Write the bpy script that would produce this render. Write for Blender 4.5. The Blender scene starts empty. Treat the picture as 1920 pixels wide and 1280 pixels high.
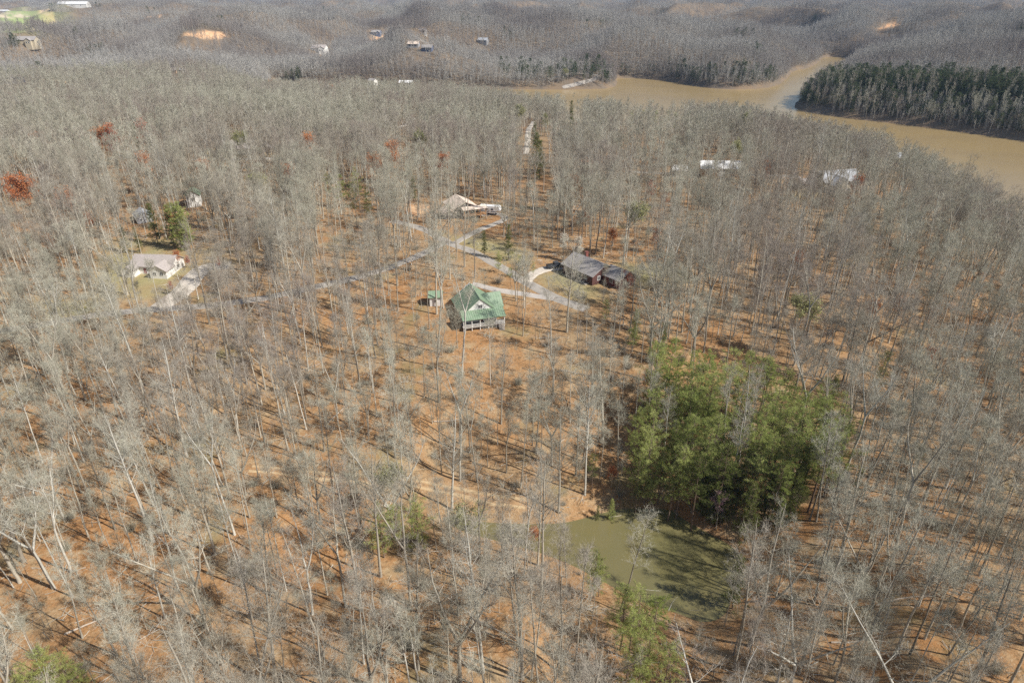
import bpy, math, random
import numpy as np

# ------------------------------------------------------------------ camera, sky, sun
R = math.radians
sc = bpy.context.scene
COL = sc.collection
W0, H0, FPX, PITCH, CZ = 1920.0, 1280.0, 1250.0, R(27.6), 75.0

cd = bpy.data.cameras.new('camera'); cam = bpy.data.objects.new('camera', cd); COL.objects.link(cam)
cam.location = (0, 0, CZ); cam.rotation_euler = (math.pi/2 - PITCH, 0, 0)
cd.sensor_width = 36.0; cd.lens = 36.0*FPX/W0; cd.clip_start = 0.5; cd.clip_end = 30000
sc.camera = cam

SUN_AZ = R(114.0); SUN_EL = R(44.0)          # azimuth clockwise from +Y
world = bpy.data.worlds.new('World'); sc.world = world; world.use_nodes = True
nt = world.node_tree; nt.nodes.clear()
sky = nt.nodes.new('ShaderNodeTexSky'); sky.sky_type = 'NISHITA'; sky.sun_disc = False
sky.sun_elevation = SUN_EL; sky.sun_rotation = SUN_AZ; sky.air_density = 1.0; sky.dust_density = 1.0
bg = nt.nodes.new('ShaderNodeBackground'); bg.inputs[1].default_value = 0.08
wo = nt.nodes.new('ShaderNodeOutputWorld')
nt.links.new(sky.outputs[0], bg.inputs[0]); nt.links.new(bg.outputs[0], wo.inputs[0])
ld = bpy.data.lights.new('sun', 'SUN'); ld.energy = 5.0; ld.angle = R(0.53); ld.color = (1.0, 0.96, 0.89)
sun = bpy.data.objects.new('sun', ld); COL.objects.link(sun)
sun.rotation_euler = (math.pi/2 - SUN_EL, 0, math.pi - SUN_AZ)   # checked below
from mathutils import Vector
sd = Vector((math.sin(SUN_AZ)*math.cos(SUN_EL), math.cos(SUN_AZ)*math.cos(SUN_EL), math.sin(SUN_EL)))
sun.rotation_euler = sd.to_track_quat('Z', 'Y').to_euler()
sc.view_settings.view_transform = 'Standard'; sc.view_settings.look = 'None'
sc.view_settings.gamma = 1.0; sc.view_settings.exposure = 0.32
cy = sc.cycles
cy.max_bounces = 4; cy.diffuse_bounces = 3; cy.glossy_bounces = 2; cy.transmission_bounces = 2
cy.transparent_max_bounces = 4; cy.volume_bounces = 0
cy.use_denoising = False; cy.denoiser = 'OPENIMAGEDENOISE'; cy.denoising_input_passes = 'RGB_ALBEDO_NORMAL'; cy.denoising_prefilter = 'ACCURATE'

rng = np.random.default_rng(7); random.seed(7)

# ------------------------------------------------------------------ photograph geometry -> world
cP, sP = math.cos(PITCH), math.sin(PITCH)
def ray(px, py):
    u = px - W0/2; v = H0/2 - py
    return np.array([u, FPX*cP + v*sP, -FPX*sP + v*cP])
def P(px, py, z=0.0):
    d = ray(px, py); t = (z - CZ)/d[2]
    return (d[0]*t, d[1]*t)
def proj(x, y, z):
    dz = z - CZ
    f = y*cP - dz*sP; v = y*sP + dz*cP
    f = np.maximum(f, 1e-3) if isinstance(f, np.ndarray) else max(f, 1e-3)
    return W0/2 + FPX*x/f, H0/2 - FPX*v/f, f

# ------------------------------------------------------------------ terrain
LAKE = -28.0; POND = -16.0
_tab = np.random.default_rng(3).random((256, 256))
def vnoise(x, y):
    xi = np.floor(x).astype(int); yi = np.floor(y).astype(int); fx = x-xi; fy = y-yi
    fx = fx*fx*(3-2*fx); fy = fy*fy*(3-2*fy)
    g = lambda a, b: _tab[a & 255, b & 255]
    return (g(xi, yi)*(1-fx)+g(xi+1, yi)*fx)*(1-fy) + (g(xi, yi+1)*(1-fx)+g(xi+1, yi+1)*fx)*fy
def fbm(x, y, o=4):
    s = 0; a = .5
    for i in range(o):
        s = s + a*(vnoise(x+i*17.3, y-i*9.1)-.5); x = x*2.03; y = y*2.03; a *= .5
    return s*2
def pts(lst, z): return np.array([P(a, b, z) for a, b in lst])
lake_far = [(505,156),(515,154),(560,155),(620,158),(740,161),(850,164),(940,167),(1000,168),(1080,168),(1150,166),(1158,152),
            (1150,146),(1200,147),(1260,153),(1300,161),(1345,167),(1400,168),(1455,163),(1478,144),(1484,133),(1520,127),(1537,114),(1545,106),
            (1600,109),(1600,122),(1570,148),(1535,170),(1494,190),(1490,206),(1560,218),(1700,234),(1850,254),(1930,266),(2150,300)]
lake_near_tops = [(2150,560),(1920,412),(1870,368),(1780,308),(1720,272),(1640,246),(1500,226),(1420,206),(1300,200),(1150,196),
                  (1040,188),(960,176),(900,167),(760,159),(640,156),(600,160),(520,163)]
lake_poly = np.vstack([pts(lake_far, LAKE), pts(lake_near_tops, LAKE+20)])
pond_px = [(836,972),(900,976),(963,980),(1047,980),(1090,971),(1118,962),(1165,951),(1240,951),(1263,955),(1291,978),(1357,1011),
           (1394,1038),(1388,1070),(1376,1118),(1362,1158),(1318,1172),(1270,1150),(1192,1128),(1125,1088),(1050,1050),(960,1022),(860,998)]
pond_poly = pts(pond_px, POND)
def smooth_poly(p, n=2):
    for _ in range(n):
        q = np.roll(p, -1, 0); p = np.stack([p*.75+q*.25, p*.25+q*.75], 1).reshape(-1, 2)
    return p
lake_poly = smooth_poly(lake_poly, 1); pond_poly = smooth_poly(pond_poly, 2)
def sdf(x, y, poly):
    """signed distance, negative inside"""
    d2 = np.full(x.shape, 1e18); ins = np.zeros(x.shape, bool)
    n = len(poly)
    for i in range(n):
        ax, ay = poly[i]; bx, by = poly[(i+1) % n]
        ex, ey = bx-ax, by-ay; wx, wy = x-ax, y-ay
        t = np.clip((wx*ex+wy*ey)/(ex*ex+ey*ey+1e-9), 0, 1)
        d2 = np.minimum(d2, (wx-ex*t)**2+(wy-ey*t)**2)
        c = ((ay > y) != (by > y)) & (x < (bx-ax)*(y-ay)/(by-ay+1e-12)+ax)
        ins ^= c
    d = np.sqrt(d2)
    return np.where(ins, -d, d)
def line_dist(x, y, line):
    d2 = np.full(np.shape(x), 1e18)
    for i in range(len(line)-1):
        ax, ay = line[i]; bx, by = line[i+1]
        ex, ey = bx-ax, by-ay; wx, wy = x-ax, y-ay
        t = np.clip((wx*ex+wy*ey)/(ex*ex+ey*ey+1e-9), 0, 1)
        d2 = np.minimum(d2, (wx-ex*t)**2+(wy-ey*t)**2)
    return np.sqrt(d2)
# control heights: picture point, height of the ground there
CP = [(960,480,0),(900,590,-2.5),(1130,520,-.5),(870,395,0),(290,500,-2),(560,470,-1),(400,600,-3),(100,620,-3),(700,700,-5),(950,700,-6),
      (650,820,-10),(950,860,-12),(950,935,-14.6),(1150,900,-13),(1240,1030,-15.5),(1100,970,-15),(850,985,-15),(700,1000,-13.5),(900,1250,-9),(1150,1250,-12),(600,1250,-8),(100,1250,-5),
      (100,900,-5),(450,900,-8.5),(0,760,-4),(1380,950,-13.5),(1400,1150,-14),(1600,900,-9),(1420,800,-8),(1850,700,-8),(1850,950,-8),(1850,1200,-6),(1500,1230,-11),
      (1450,600,-4),(1250,600,-4),(1700,480,-4),(1900,520,-10),(1550,340,-3),(1350,312,-2),(1690,290,-8),(1800,360,-14),(1200,240,-8),(1000,260,-6),(1000,215,-16),
      (1400,235,-14),(760,235,-6),(600,200,-10),(450,270,-1),(100,300,-2),(250,350,0),(700,330,0),(1150,350,-2),(0,450,-2),(-300,600,-2),(2200,800,-6),(-400,1200,-4),(2300,1300,-5),
      (200,200,-4),(50,150,-2),(330,134,-2)]
cps = []
for a, b, z in CP:
    x, y = P(a, b, z); cps.append((x, y, z))
def az(px, dist, z):        # by bearing of a picture column and distance
    th = math.atan((px-W0/2)/(FPX/cP)); cps.append((dist*math.sin(th), dist*math.cos(th), z))
for a, d, z in [(1250,1130,16),(1150,1250,14),(1350,1100,12),(1420,1000,2),(1250,930,-12),(1400,930,-14),(1480,1200,6),(1000,1200,8),(900,1150,4),(1050,860,-22),(1100,1600,16),(1300,1600,18),
                (1700,780,-6),(1850,760,-4),(1620,820,-10),(1560,900,-16),(1650,1000,4),(1800,1000,8),(1920,900,8),(1750,1300,18),(1650,1500,22),(1880,1300,20),(1600,1700,14),(1500,1600,-6),
                (1540,1450,-18),(1530,1900,10),(380,1260,24),(340,1180,12),(440,1200,14),(300,1500,10),(520,1000,-4),(600,1050,4),(600,1150,8),(705,1350,16),(780,1200,8),(800,1500,14),
                (50,1150,6),(0,900,2),(150,1000,0),(250,900,-2),(50,2600,14),(140,2900,16),(400,2500,14),(700,2500,14),(1000,2600,12),(1300,2800,20),(1700,2800,26),(1900,2500,24),
                (100,5000,10),(600,5200,8),(1000,5200,14),(1400,5000,22),(1800,5000,30),(600,8000,30),(1300,8000,34),(-500,2500,8),(2500,2500,24),(-500,800,0),(2400,700,-6),
                (1500,2400,10),(870,2000,10),(-800,6000,20),(2800,6000,30)]:
    az(a, d, z)
cps = np.array(cps)
_lr = np.log(np.hypot(cps[:,0], cps[:,1])+20); _th = np.arctan2(cps[:,0], cps[:,1])
def base_h(x, y):
    r = np.hypot(x, y); lr = np.log(r+20); th = np.arctan2(x, y)
    num = np.zeros_like(r); den = np.zeros_like(r)+1e-9
    for i in range(len(cps)):
        d2 = (lr-_lr[i])**2 + ((th-_th[i])*1.15)**2
        w = np.exp(-d2/(2*.085**2)) + 1e-4*np.exp(-d2/(2*.3**2)) + 1e-8/(d2+.05)
        num += w*cps[i,2]; den += w
    return num/den
_nt = sorted([(math.atan2(*P(a, b, -8.0)), b, math.hypot(*P(a, b, LAKE+16))) for a, b in lake_near_tops])
_nta = np.array([q[0] for q in _nt]); _ntp = np.array([q[1] for q in _nt], float); _ntd = np.array([q[2] for q in _nt])
def height(x, y):
    x = np.asarray(x, float); y = np.asarray(y, float)
    r = np.hypot(x, y)
    h = base_h(x, y)
    h = h + fbm(x/55, y/55, 3)*1.6*np.clip(r/200, .3, 1.5)
    far = np.clip((r-850)/900, 0, 1)
    rid = 1-np.abs(fbm(x/560+5, y/760, 4))*2.6
    h = h + far*(rid*48-28) + np.clip((r-820)/300, 0, 1)*(17-np.abs(fbm(x/300+9, y/360, 3))*135) + np.clip((r-2500)/3000, 0, 1)*fbm(x/1900, y/1900, 3)*22
    th = np.arctan2(x, y); tpy = np.interp(th, _nta, _ntp); sd_ = np.interp(th, _nta, _ntd)
    v = H0/2 - tpy; zs = CZ + y*(-FPX*sP+v*cP)/(FPX*cP+v*sP)       # the land falls gently towards the near shore
    lim = zs - 18.5 + np.clip((.02-th)/.1, 0, 1)*3.5 - np.clip((th-.38)/.1, 0, 1)*5 + np.clip((330-r)/60, 0, 1)*30
    wk = np.clip((sd_+110-r)/100, 0, 1)*(r > 150)*np.clip((th-_nta[0]+.09)/.08, 0, 1)*np.clip((1.15-th)/.15, 0, 1)
    e_ = h-lim; h = h-wk*np.where(e_ > 6, e_, np.where(e_ < -6, 0, (e_+6)**2/24))
    dl = sdf(x, y, lake_poly)
    dd = np.maximum(dl, 0)
    bank = LAKE + .35 + 30*(1-np.exp(-dd/48.0)) + dd*.15
    h = np.where(dl > 0, np.minimum(h, bank), h)
    h = np.where(dl > 0, np.maximum(h, LAKE+.35+np.minimum(dd*.35, 5.0)), np.maximum(LAKE-4, LAKE+.3+dl*.35))
    dp = sdf(x, y, pond_poly)
    b2 = POND+.12+np.maximum(dp, 0)*.42
    near = dp < 60
    h = np.where(near & (dp > 0), np.minimum(np.maximum(h, POND+.12+np.clip(dp*.3, 0, 1.2)), b2), h)
    h = np.where(dp <= 0, np.maximum(POND-3, POND+.1+dp*.4), h)
    return h
def hz(x, y): return float(height(np.array([x]), np.array([y]))[0])
_ts = np.geomspace(45, 9000, 260)
def Gtop(px, py, h):
    """foot of something h metres tall whose top shows at a picture point"""
    d = ray(px, py); d = d/math.hypot(d[0], d[1])
    def gap(t): return CZ + d[2]*t - h - height(d[0]*t, d[1]*t)
    g_ = gap(_ts); i = int(np.argmax(g_ < 0))
    if g_[i] >= 0: i = len(_ts)-1
    lo_, hi_ = _ts[max(i-1, 0)], _ts[i]
    for _ in range(3):
        tt = np.linspace(lo_, hi_, 12); g_ = gap(tt); i = max(1, int(np.argmax(g_ < 0))); lo_, hi_ = tt[i-1], tt[i]
    t = (lo_+hi_)/2; x, y = d[0]*t, d[1]*t
    return x, y, hz(x, y)
def G(px, py):
    """the ground point seen at a picture point"""
    return Gtop(px, py, 0.0)

# ------------------------------------------------------------------ mesh helpers
def mesh_arrays(name, V, F, mats, mi=None, smooth=False):
    V = np.asarray(V, np.float32).reshape(-1, 3); F = np.asarray(F, np.int32).reshape(-1, 3)
    me = bpy.data.meshes.new(name)
    me.vertices.add(len(V)); me.vertices.foreach_set('co', V.ravel())
    me.loops.add(F.size); me.loops.foreach_set('vertex_index', F.ravel())
    me.polygons.add(len(F)); me.polygons.foreach_set('loop_start', np.arange(len(F), dtype=np.int32)*3)
    if smooth: me.polygons.foreach_set('use_smooth', np.ones(len(F), bool))
    if mi is not None: me.polygons.foreach_set('material_index', np.asarray(mi, np.int32))
    for m in mats: me.materials.append(m)
    me.update(calc_edges=True)
    return me
class MB:
    def __init__(s): s.v = []; s.f = []
    def quad(s, a, b, c, d): n = len(s.v); s.v += [a, b, c, d]; s.f.append((n, n+1, n+2, n+3))
    def tri(s, a, b, c): n = len(s.v); s.v += [a, b, c]; s.f.append((n, n+1, n+2))
    def hexa(s, p):      # 8 points: bottom 4, top 4
        n = len(s.v); s.v += list(p)
        for q in ((3,2,1,0),(4,5,6,7),(0,1,5,4),(1,2,6,5),(2,3,7,6),(3,0,4,7)): s.f.append(tuple(n+i for i in q))
    def box(s, x0, x1, y0, y1, z0, z1):
        s.hexa([(x0,y0,z0),(x1,y0,z0),(x1,y1,z0),(x0,y1,z0),(x0,y0,z1),(x1,y0,z1),(x1,y1,z1),(x0,y1,z1)])
    def prism(s, prof, y0, y1):   # profile in x,z extruded along y
        n = len(s.v); k = len(prof)
        s.v += [(x, y0, z) for x, z in prof] + [(x, y1, z) for x, z in prof]
        s.f.append(tuple(n+i for i in range(k))); s.f.append(tuple(n+k+i for i in reversed(range(k))))
        for i in range(k): j = (i+1) % k; s.f.append((n+j, n+i, n+k+i, n+k+j))
    def cyl(s, x, y, z0, z1, r, n=10, r1=None, axis='z'):
        r1 = r if r1 is None else r1; b = len(s.v)
        for zz, rr in ((z0, r), (z1, r1)):
            for i in range(n):
                a = 2*math.pi*i/n; c, t = rr*math.cos(a), rr*math.sin(a)
                s.v.append((x+c, y+t, zz) if axis == 'z' else (x+c, zz, y+t) if axis == 'y' else (zz, x+c, y+t))
        for i in range(n): j = (i+1) % n; s.f.append((b+i, b+j, b+n+j, b+n+i))
        s.f.append(tuple(b+i for i in reversed(range(n)))); s.f.append(tuple(b+n+i for i in range(n)))
    def build(s, name, m, parent=None, bevel=0):
        me = bpy.data.meshes.new(name); me.from_pydata(s.v, [], s.f); me.materials.append(m); me.update()
        o = bpy.data.objects.new(name, me); COL.objects.link(o)
        if parent: o.parent = parent
        if bevel:
            b = o.modifiers.new('bevel', 'BEVEL'); b.width = bevel; b.segments = 2
        return o
def tag(o, label=None, cat=None, group=None, kind=None):
    if label: o['label'] = label
    if cat: o['category'] = cat
    if group: o['group'] = group
    if kind: o['kind'] = kind
    return o
def empty(name, loc, rz=0, s=1.0):
    o = bpy.data.objects.new(name, None); COL.objects.link(o)
    o.location = loc; o.rotation_euler = (0, 0, rz); o.scale = (s, s, s); o.empty_display_size = .5
    return o
def put(name, me, parent=None):
    o = bpy.data.objects.new(name, me); COL.objects.link(o)
    if parent: o.parent = parent
    return o

# ------------------------------------------------------------------ materials
def new_mat(name, rough=.8, spec=.3):
    m = bpy.data.materials.new(name); m.use_nodes = True
    b = m.node_tree.nodes['Principled BSDF']; b.inputs['Roughness'].default_value = rough
    b.inputs['Specular IOR Level'].default_value = spec
    return m, m.node_tree, b
def c4(c): return (c[0], c[1], c[2], 1)
def mixc(t, fac, a, b):
    n = t.nodes.new('ShaderNodeMix'); n.data_type = 'RGBA'
    if isinstance(fac, float): n.inputs[0].default_value = fac
    else: t.links.new(fac, n.inputs[0])
    for s, v in ((6, a), (7, b)):
        if isinstance(v, tuple): n.inputs[s].default_value = c4(v)
        else: t.links.new(v, n.inputs[s])
    return n.outputs[2]
def noise(t, scale, detail=4, rough=.55, coord='Object', dist=0):
    tc = t.nodes.new('ShaderNodeTexCoord'); n = t.nodes.new('ShaderNodeTexNoise')
    n.inputs['Scale'].default_value = scale; n.inputs['Detail'].default_value = detail
    n.inputs['Roughness'].default_value = rough; n.inputs['Distortion'].default_value = dist
    t.links.new(tc.outputs[coord], n.inputs['Vector'])
    return n.outputs[0]
def ramp(t, fac, lo, hi):
    n = t.nodes.new('ShaderNodeMapRange'); n.inputs[1].default_value = lo; n.inputs[2].default_value = hi
    n.clamp = True; t.links.new(fac, n.inputs[0]); return n.outputs[0]
def obrand(t):
    return t.nodes.new('ShaderNodeObjectInfo').outputs['Random']
def simple(name, a, b=None, scale=2.0, rough=.8, spec=.3, bump=0, metallic=0):
    m, t, bs = new_mat(name, rough, spec)
    b = b or tuple(min(1, x*.8) for x in a)
    f = noise(t, scale); t.links.new(mixc(t, ramp(t, f, .35, .65), a, b), bs.inputs['Base Color'])
    bs.inputs['Metallic'].default_value = metallic
    if bump:
        bn = t.nodes.new('ShaderNodeBump'); bn.inputs['Strength'].default_value = bump; bn.inputs['Distance'].default_value = .05
        t.links.new(noise(t, scale*6), bn.inputs['Height']); t.links.new(bn.outputs[0], bs.inputs['Normal'])
    return m
def varied(name, a, b, c=None, rough=.85, spec=.15, nscale=1.5, trans=0.0):
    """colour differs from one tree to the next, and in clumps inside one tree"""
    m, t, bs = new_mat(name, rough, spec)
    r = obrand(t); col = mixc(t, r, a, b)
    if c: col = mixc(t, ramp(t, noise(t, nscale, 3), .45, .75), col, c)
    t.links.new(col, bs.inputs['Base Color'])
    if trans:
        tr = t.nodes.new('ShaderNodeBsdfTranslucent'); mx = t.nodes.new('ShaderNodeMixShader'); mx.inputs[0].default_value = trans
        t.links.new(col, tr.inputs[0]); out = t.nodes['Material Output']
        t.links.new(bs.outputs[0], mx.inputs[1]); t.links.new(tr.outputs[0], mx.inputs[2]); t.links.new(mx.outputs[0], out.inputs[0])
    return m
M = {}
M['bark'] = varied('bark', (.22,.19,.15), (.52,.47,.38), (.34,.32,.27), nscale=.9)
M['bark_pale'] = varied('bark_pale', (.46,.44,.38), (.60,.57,.50), (.38,.36,.31), nscale=.6)
M['twigs'] = varied('twigs', (.31,.295,.225), (.50,.48,.385))
M['twigs_far'] = varied('twigs_far', (.33,.315,.29), (.48,.46,.425))
def patchy(m, scale, dark):
    """stands of darker timber here and there"""
    t = m.node_tree; bs = t.nodes['Principled BSDF']; src = bs.inputs['Base Color'].links[0].from_socket
    g_ = t.nodes.new('ShaderNodeNewGeometry'); n = t.nodes.new('ShaderNodeTexNoise'); n.inputs['Scale'].default_value = scale; n.inputs['Detail'].default_value = 4
    t.links.new(g_.outputs['Position'], n.inputs['Vector']); t.links.new(mixc(t, ramp(t, n.outputs[0], .46, .66), src, dark), bs.inputs['Base Color'])
patchy(M['twigs_far'], .006, (.23,.195,.18)); patchy(M['twigs'], .02, (.31,.26,.22))
M['pine_bark'] = varied('pine_bark', (.16,.11,.08), (.25,.19,.15))
M['needles'] = varied('needles', (.34,.40,.11), (.52,.55,.20), (.23,.27,.10), trans=.45, nscale=.6)
M['needles_dark'] = varied('needles_dark', (.10,.125,.03), (.17,.19,.05), (.07,.085,.03), trans=.25, nscale=.6)
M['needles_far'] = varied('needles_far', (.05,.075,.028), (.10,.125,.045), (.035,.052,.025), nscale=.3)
M['leaf_rust'] = varied('leaf_rust', (.56,.20,.075), (.60,.27,.11), (.48,.22,.11), trans=.35)
M['leaf_red'] = varied('leaf_red', (.52,.11,.06), (.55,.16,.09), (.40,.13,.09), trans=.35)
M['leaf_bud'] = varied('leaf_bud', (.30,.31,.13), (.38,.37,.17), (.28,.25,.13), trans=.3)
M['leaf_pink'] = varied('leaf_pink', (.42,.24,.28), (.46,.28,.31), (.36,.26,.25), trans=.3)
M['leaf_white'] = varied('leaf_white', (.68,.64,.55), (.75,.7,.6), (.5,.46,.4), trans=.3)

# ------------------------------------------------------------------ roads (world lines)
def line(lst):
    p = np.array([G(a, b)[:2] for a, b in lst])
    for _ in range(3):
        q = [p[0]]
        for i in range(len(p)-1): q += [p[i]*.75+p[i+1]*.25, p[i]*.25+p[i+1]*.75]
        p = np.array(q+[p[-1]])
    return p
road_px = {
 'gravel_road': ([(735,414),(770,422),(800,432),(825,446),(850,460),(880,468),(915,487),(950,507),(985,528),(1020,548),(1060,566),(1100,580)], 5.0, 'gravel'),
 'lower_road': ([(838,452),(808,468),(770,486),(720,505),(660,523),(600,536),(540,550),(470,563),(400,572),(330,578),(250,582),(170,592),(90,606),(-60,630)], 5.2, 'gravel'),
 'camper_driveway': ([(850,458),(880,440),(915,424),(950,412),(940,400),(905,402),(868,408)], 4.2, 'gravel'),
 'house_driveway': ([(1040,560),(1005,555),(970,549),(940,545),(910,538),(885,532)], 3.6, 'pale_gravel'),
 'concrete_driveway': ([(985,528),(1000,512),(1020,505),(1050,500),(1078,497)], 5.5, 'concrete'),
 'left_driveway': ([(300,576),(330,555),(350,540),(362,520),(378,503),(400,500),(432,497)], 9, 'concrete'),
 'dirt_track': ([(470,878),(560,888),(640,896),(720,900),(790,906),(850,920),(905,934),(950,940),(985,943)], 2.6, 'dirt'),
 'hill_road': ([(985,290),(990,265),(990,245),(1000,228)], 4.5, 'concrete'),
 'ridge_road': ([(745,240),(768,232),(775,222)], 5.5, 'concrete'),
 'far_road': ([(765,62),(800,80),(830,92),(870,100),(920,108),(960,118),(1000,128),(1050,140)], 6, 'far_gravel'),
 'ramp_road': ([(1030,150),(1060,138),(1100,137),(1125,142),(1115,150),(1085,157),(1055,165)], 6, 'far_gravel'),
 'peninsula_road': ([(610,166),(680,166),(760,160),(800,168)], 6, 'concrete'),
 'field_road': ([(0,150),(60,149),(110,152),(150,158)], 6, 'dirt'),
 'east_road': ([(1180,322),(1260,326),(1330,328),(1420,328),(1500,332)], 4.5, 'gravel'),
}
roads = {k: (line(v[0]), v[1], v[2]) for k, v in road_px.items()}
PATH = roads['dirt_track'][0]

# zones: picture polygons on the ground
def zone(lst): return np.array([G(a, b)[:2] for a, b in lst])
grass_z = [zone(z) for z in [
  [(205,450),(300,448),(420,470),(440,490),(340,520),(345,560),(230,575),(170,560),(190,500)],
  [(80,560),(260,560),(250,578),(80,598)],
  [(1010,512),(1080,508),(1120,530),(1140,560),(1080,560),(1030,535)], [(1165,495),(1270,500),(1290,520),(1210,535),(1170,520)],
  [(840,440),(960,455),(1000,490),(960,500),(890,470)], [(1500,345),(1540,350),(1520,372),(1490,368)], [(380,280),(500,276),(500,292),(380,294)]]]
field_z = [zone(z) for z in [[(-100,14),(50,14),(100,22),(104,46),(60,60),(-100,60)]]]
bare_z = [zone(z) for z in [[(342,70),(350,62),(385,57),(415,60),(428,69),(395,73)], [(1642,54),(1660,46),(1684,43),(1678,50)], [(700,66),(722,64),(716,72),(690,76)],
  [(765,385),(815,385),(822,402),(770,406)], [(270,30),(305,31),(300,34),(275,34)], [(40,52),(20,42),(70,38),(75,44)],[(70,22),(100,24),(98,46),(76,46)]]]
hill_px = zone([(330,100),(340,72),(430,70),(470,100)])

# ------------------------------------------------------------------ ground: one sheet
fine = np.arange(-64, 64.01, .2)
coarse = np.concatenate([np.arange(64, 180, 6)[1:], -np.arange(64, 180, 6)[1:][::-1]])
angs = np.radians(np.concatenate([-np.arange(70, 181, 6)[::-1][1:], fine, np.arange(70, 181, 6)]))
rad = [4.0]
while rad[-1] < 9500: rad.append(rad[-1]*1.0065 + .05)
rad = np.array(rad)
NA, NR = len(angs), len(rad)
RR, AA = np.meshgrid(rad, angs, indexing='ij')
GX = RR*np.sin(AA); GY = RR*np.cos(AA); GZ = height(GX, GY)
idx = np.arange(NR*NA).reshape(NR, NA)
nx = np.roll(idx, -1, 1)
q = np.stack([idx[:-1], idx[1:], nx[1:], nx[:-1]], -1).reshape(-1, 4)
F = np.concatenate([q[:, [0, 2, 1]], q[:, [0, 3, 2]]])
V = np.stack([GX, GY, GZ], -1).reshape(-1, 3)
V = np.vstack([V, [[0, 0, GZ[0].mean()]]]); cidx = len(V)-1
fan = np.stack([np.full(NA, cidx), idx[0], nx[0]], -1)
F = np.vstack([F, fan])

m, t, bs = new_mat('leaf_litter', .95, .1)
def attr(t, n):
    a = t.nodes.new('ShaderNodeAttribute'); a.attribute_name = n; return a.outputs['Fac']
n_big = noise(t, .018, 3); n_mid = noise(t, .22, 5, .6); n_small = noise(t, .8, 6, .75); n_fine = noise(t, 2.6, 5, .85)
col = mixc(t, ramp(t, n_big, .38, .62), (.355,.183,.076), (.34,.215,.11))
col = mixc(t, ramp(t, n_mid, .48, .66), col, (.38,.27,.155))
col = mixc(t, ramp(t, n_small, .53, .66), col, (.13,.085,.045))
col = mixc(t, ramp(t, n_small, .44, .32), col, (.41,.30,.175))
col = mixc(t, ramp(t, n_fine, .57, .68), col, (.60,.47,.32))
col = mixc(t, ramp(t, n_fine, .44, .32), col, (.10,.065,.04))
# patches of dull moss and grey brush
col = mixc(t, ramp(t, noise(t, .06, 4, .6), .58, .72), col, (.24,.20,.10))
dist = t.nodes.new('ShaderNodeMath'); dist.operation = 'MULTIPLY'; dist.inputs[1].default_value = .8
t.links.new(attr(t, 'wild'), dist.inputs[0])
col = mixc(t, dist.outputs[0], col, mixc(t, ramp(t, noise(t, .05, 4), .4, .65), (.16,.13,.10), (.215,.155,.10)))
grasscol = mixc(t, ramp(t, n_small, .4, .65), (.29,.26,.12), (.37,.31,.17))
col = mixc(t, attr(t, 'grass'), col, grasscol)
barecol = mixc(t, ramp(t, n_mid, .4, .65), (.62,.42,.25), (.50,.26,.13))
col = mixc(t, attr(t, 'bare'), col, barecol)
fieldcol = mixc(t, ramp(t, noise(t, .02, 4), .45, .6), (.30,.36,.15), (.55,.47,.33))
col = mixc(t, attr(t, 'field'), col, fieldcol)
t.links.new(col, bs.inputs['Base Color'])
bn = t.nodes.new('ShaderNodeBump'); bn.inputs['Strength'].default_value = .8; bn.inputs['Distance'].default_value = .25
t.links.new(n_small, bn.inputs['Height']); t.links.new(bn.outputs[0], bs.inputs['Normal'])
me = mesh_arrays('ground', V, F, [m], smooth=True)
def soft(d, w): return np.clip(.5 - d/w, 0, 1)
vx, vy = V[:, 0], V[:, 1]
wob = fbm(vx/9, vy/9, 3)*3.0
def fill(zs, w):
    r = np.zeros(len(vx))
    for z in zs: r = np.maximum(r, soft(sdf(vx, vy, z)+wob, w))
    return r
rr_ = np.hypot(vx, vy)
bare = fill(bare_z, 5)
bare = np.maximum(bare, .3*soft(line_dist(vx, vy, PATH)-1.8+wob*.5, 2.5)*np.clip(.55+fbm(vx/4, vy/4)*1.6, 0, 1))
dl_ = sdf(vx, vy, lake_poly); bare = np.maximum(bare, .4*soft(dl_-1.0, 2.0)*(dl_ > -3)*np.clip((760-rr_)/120, 0, 1))
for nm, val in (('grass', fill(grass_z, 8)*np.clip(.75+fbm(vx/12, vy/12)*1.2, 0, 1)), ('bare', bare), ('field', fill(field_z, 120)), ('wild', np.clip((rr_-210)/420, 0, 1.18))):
    a = me.attributes.new(nm, 'FLOAT', 'POINT'); a.data.foreach_set('value', val.astype(np.float32))
g = put('ground', me); tag(g, 'leaf-strewn forest floor rolling away to the hills', kind='structure')

# ------------------------------------------------------------------ water
def water_mat(name, a, b, rough, sc_, bump, spec=.5):
    m, t, bs = new_mat(name, rough, spec)
    t.links.new(mixc(t, ramp(t, noise(t, sc_, 3, dist=.6), .35, .65), a, b), bs.inputs['Base Color'])
    bn = t.nodes.new('ShaderNodeBump'); bn.inputs['Strength'].default_value = bump; bn.inputs['Distance'].default_value = .05
    t.links.new(noise(t, 1.2, 3), bn.inputs['Height']); t.links.new(bn.outputs[0], bs.inputs['Normal'])
    return m
M['lake'] = water_mat('lake_water', (.34,.245,.112), (.31,.225,.11), .22, .02, .5)
M['pond'] = water_mat('pond_water', (.175,.150,.066), (.155,.140,.062), .06, .10, .45)
lo = lake_poly.min(0)-30; hi = lake_poly.max(0)+30
b = MB(); b.quad((lo[0],lo[1],LAKE), (hi[0],lo[1],LAKE), (hi[0],hi[1],LAKE), (lo[0],hi[1],LAKE))
tag(b.build('lake_water', M['lake']), 'muddy tan lake winding between wooded hills', kind='structure')
c0 = pond_poly.mean(0); ex = c0 + (pond_poly-c0)*1.0
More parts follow.
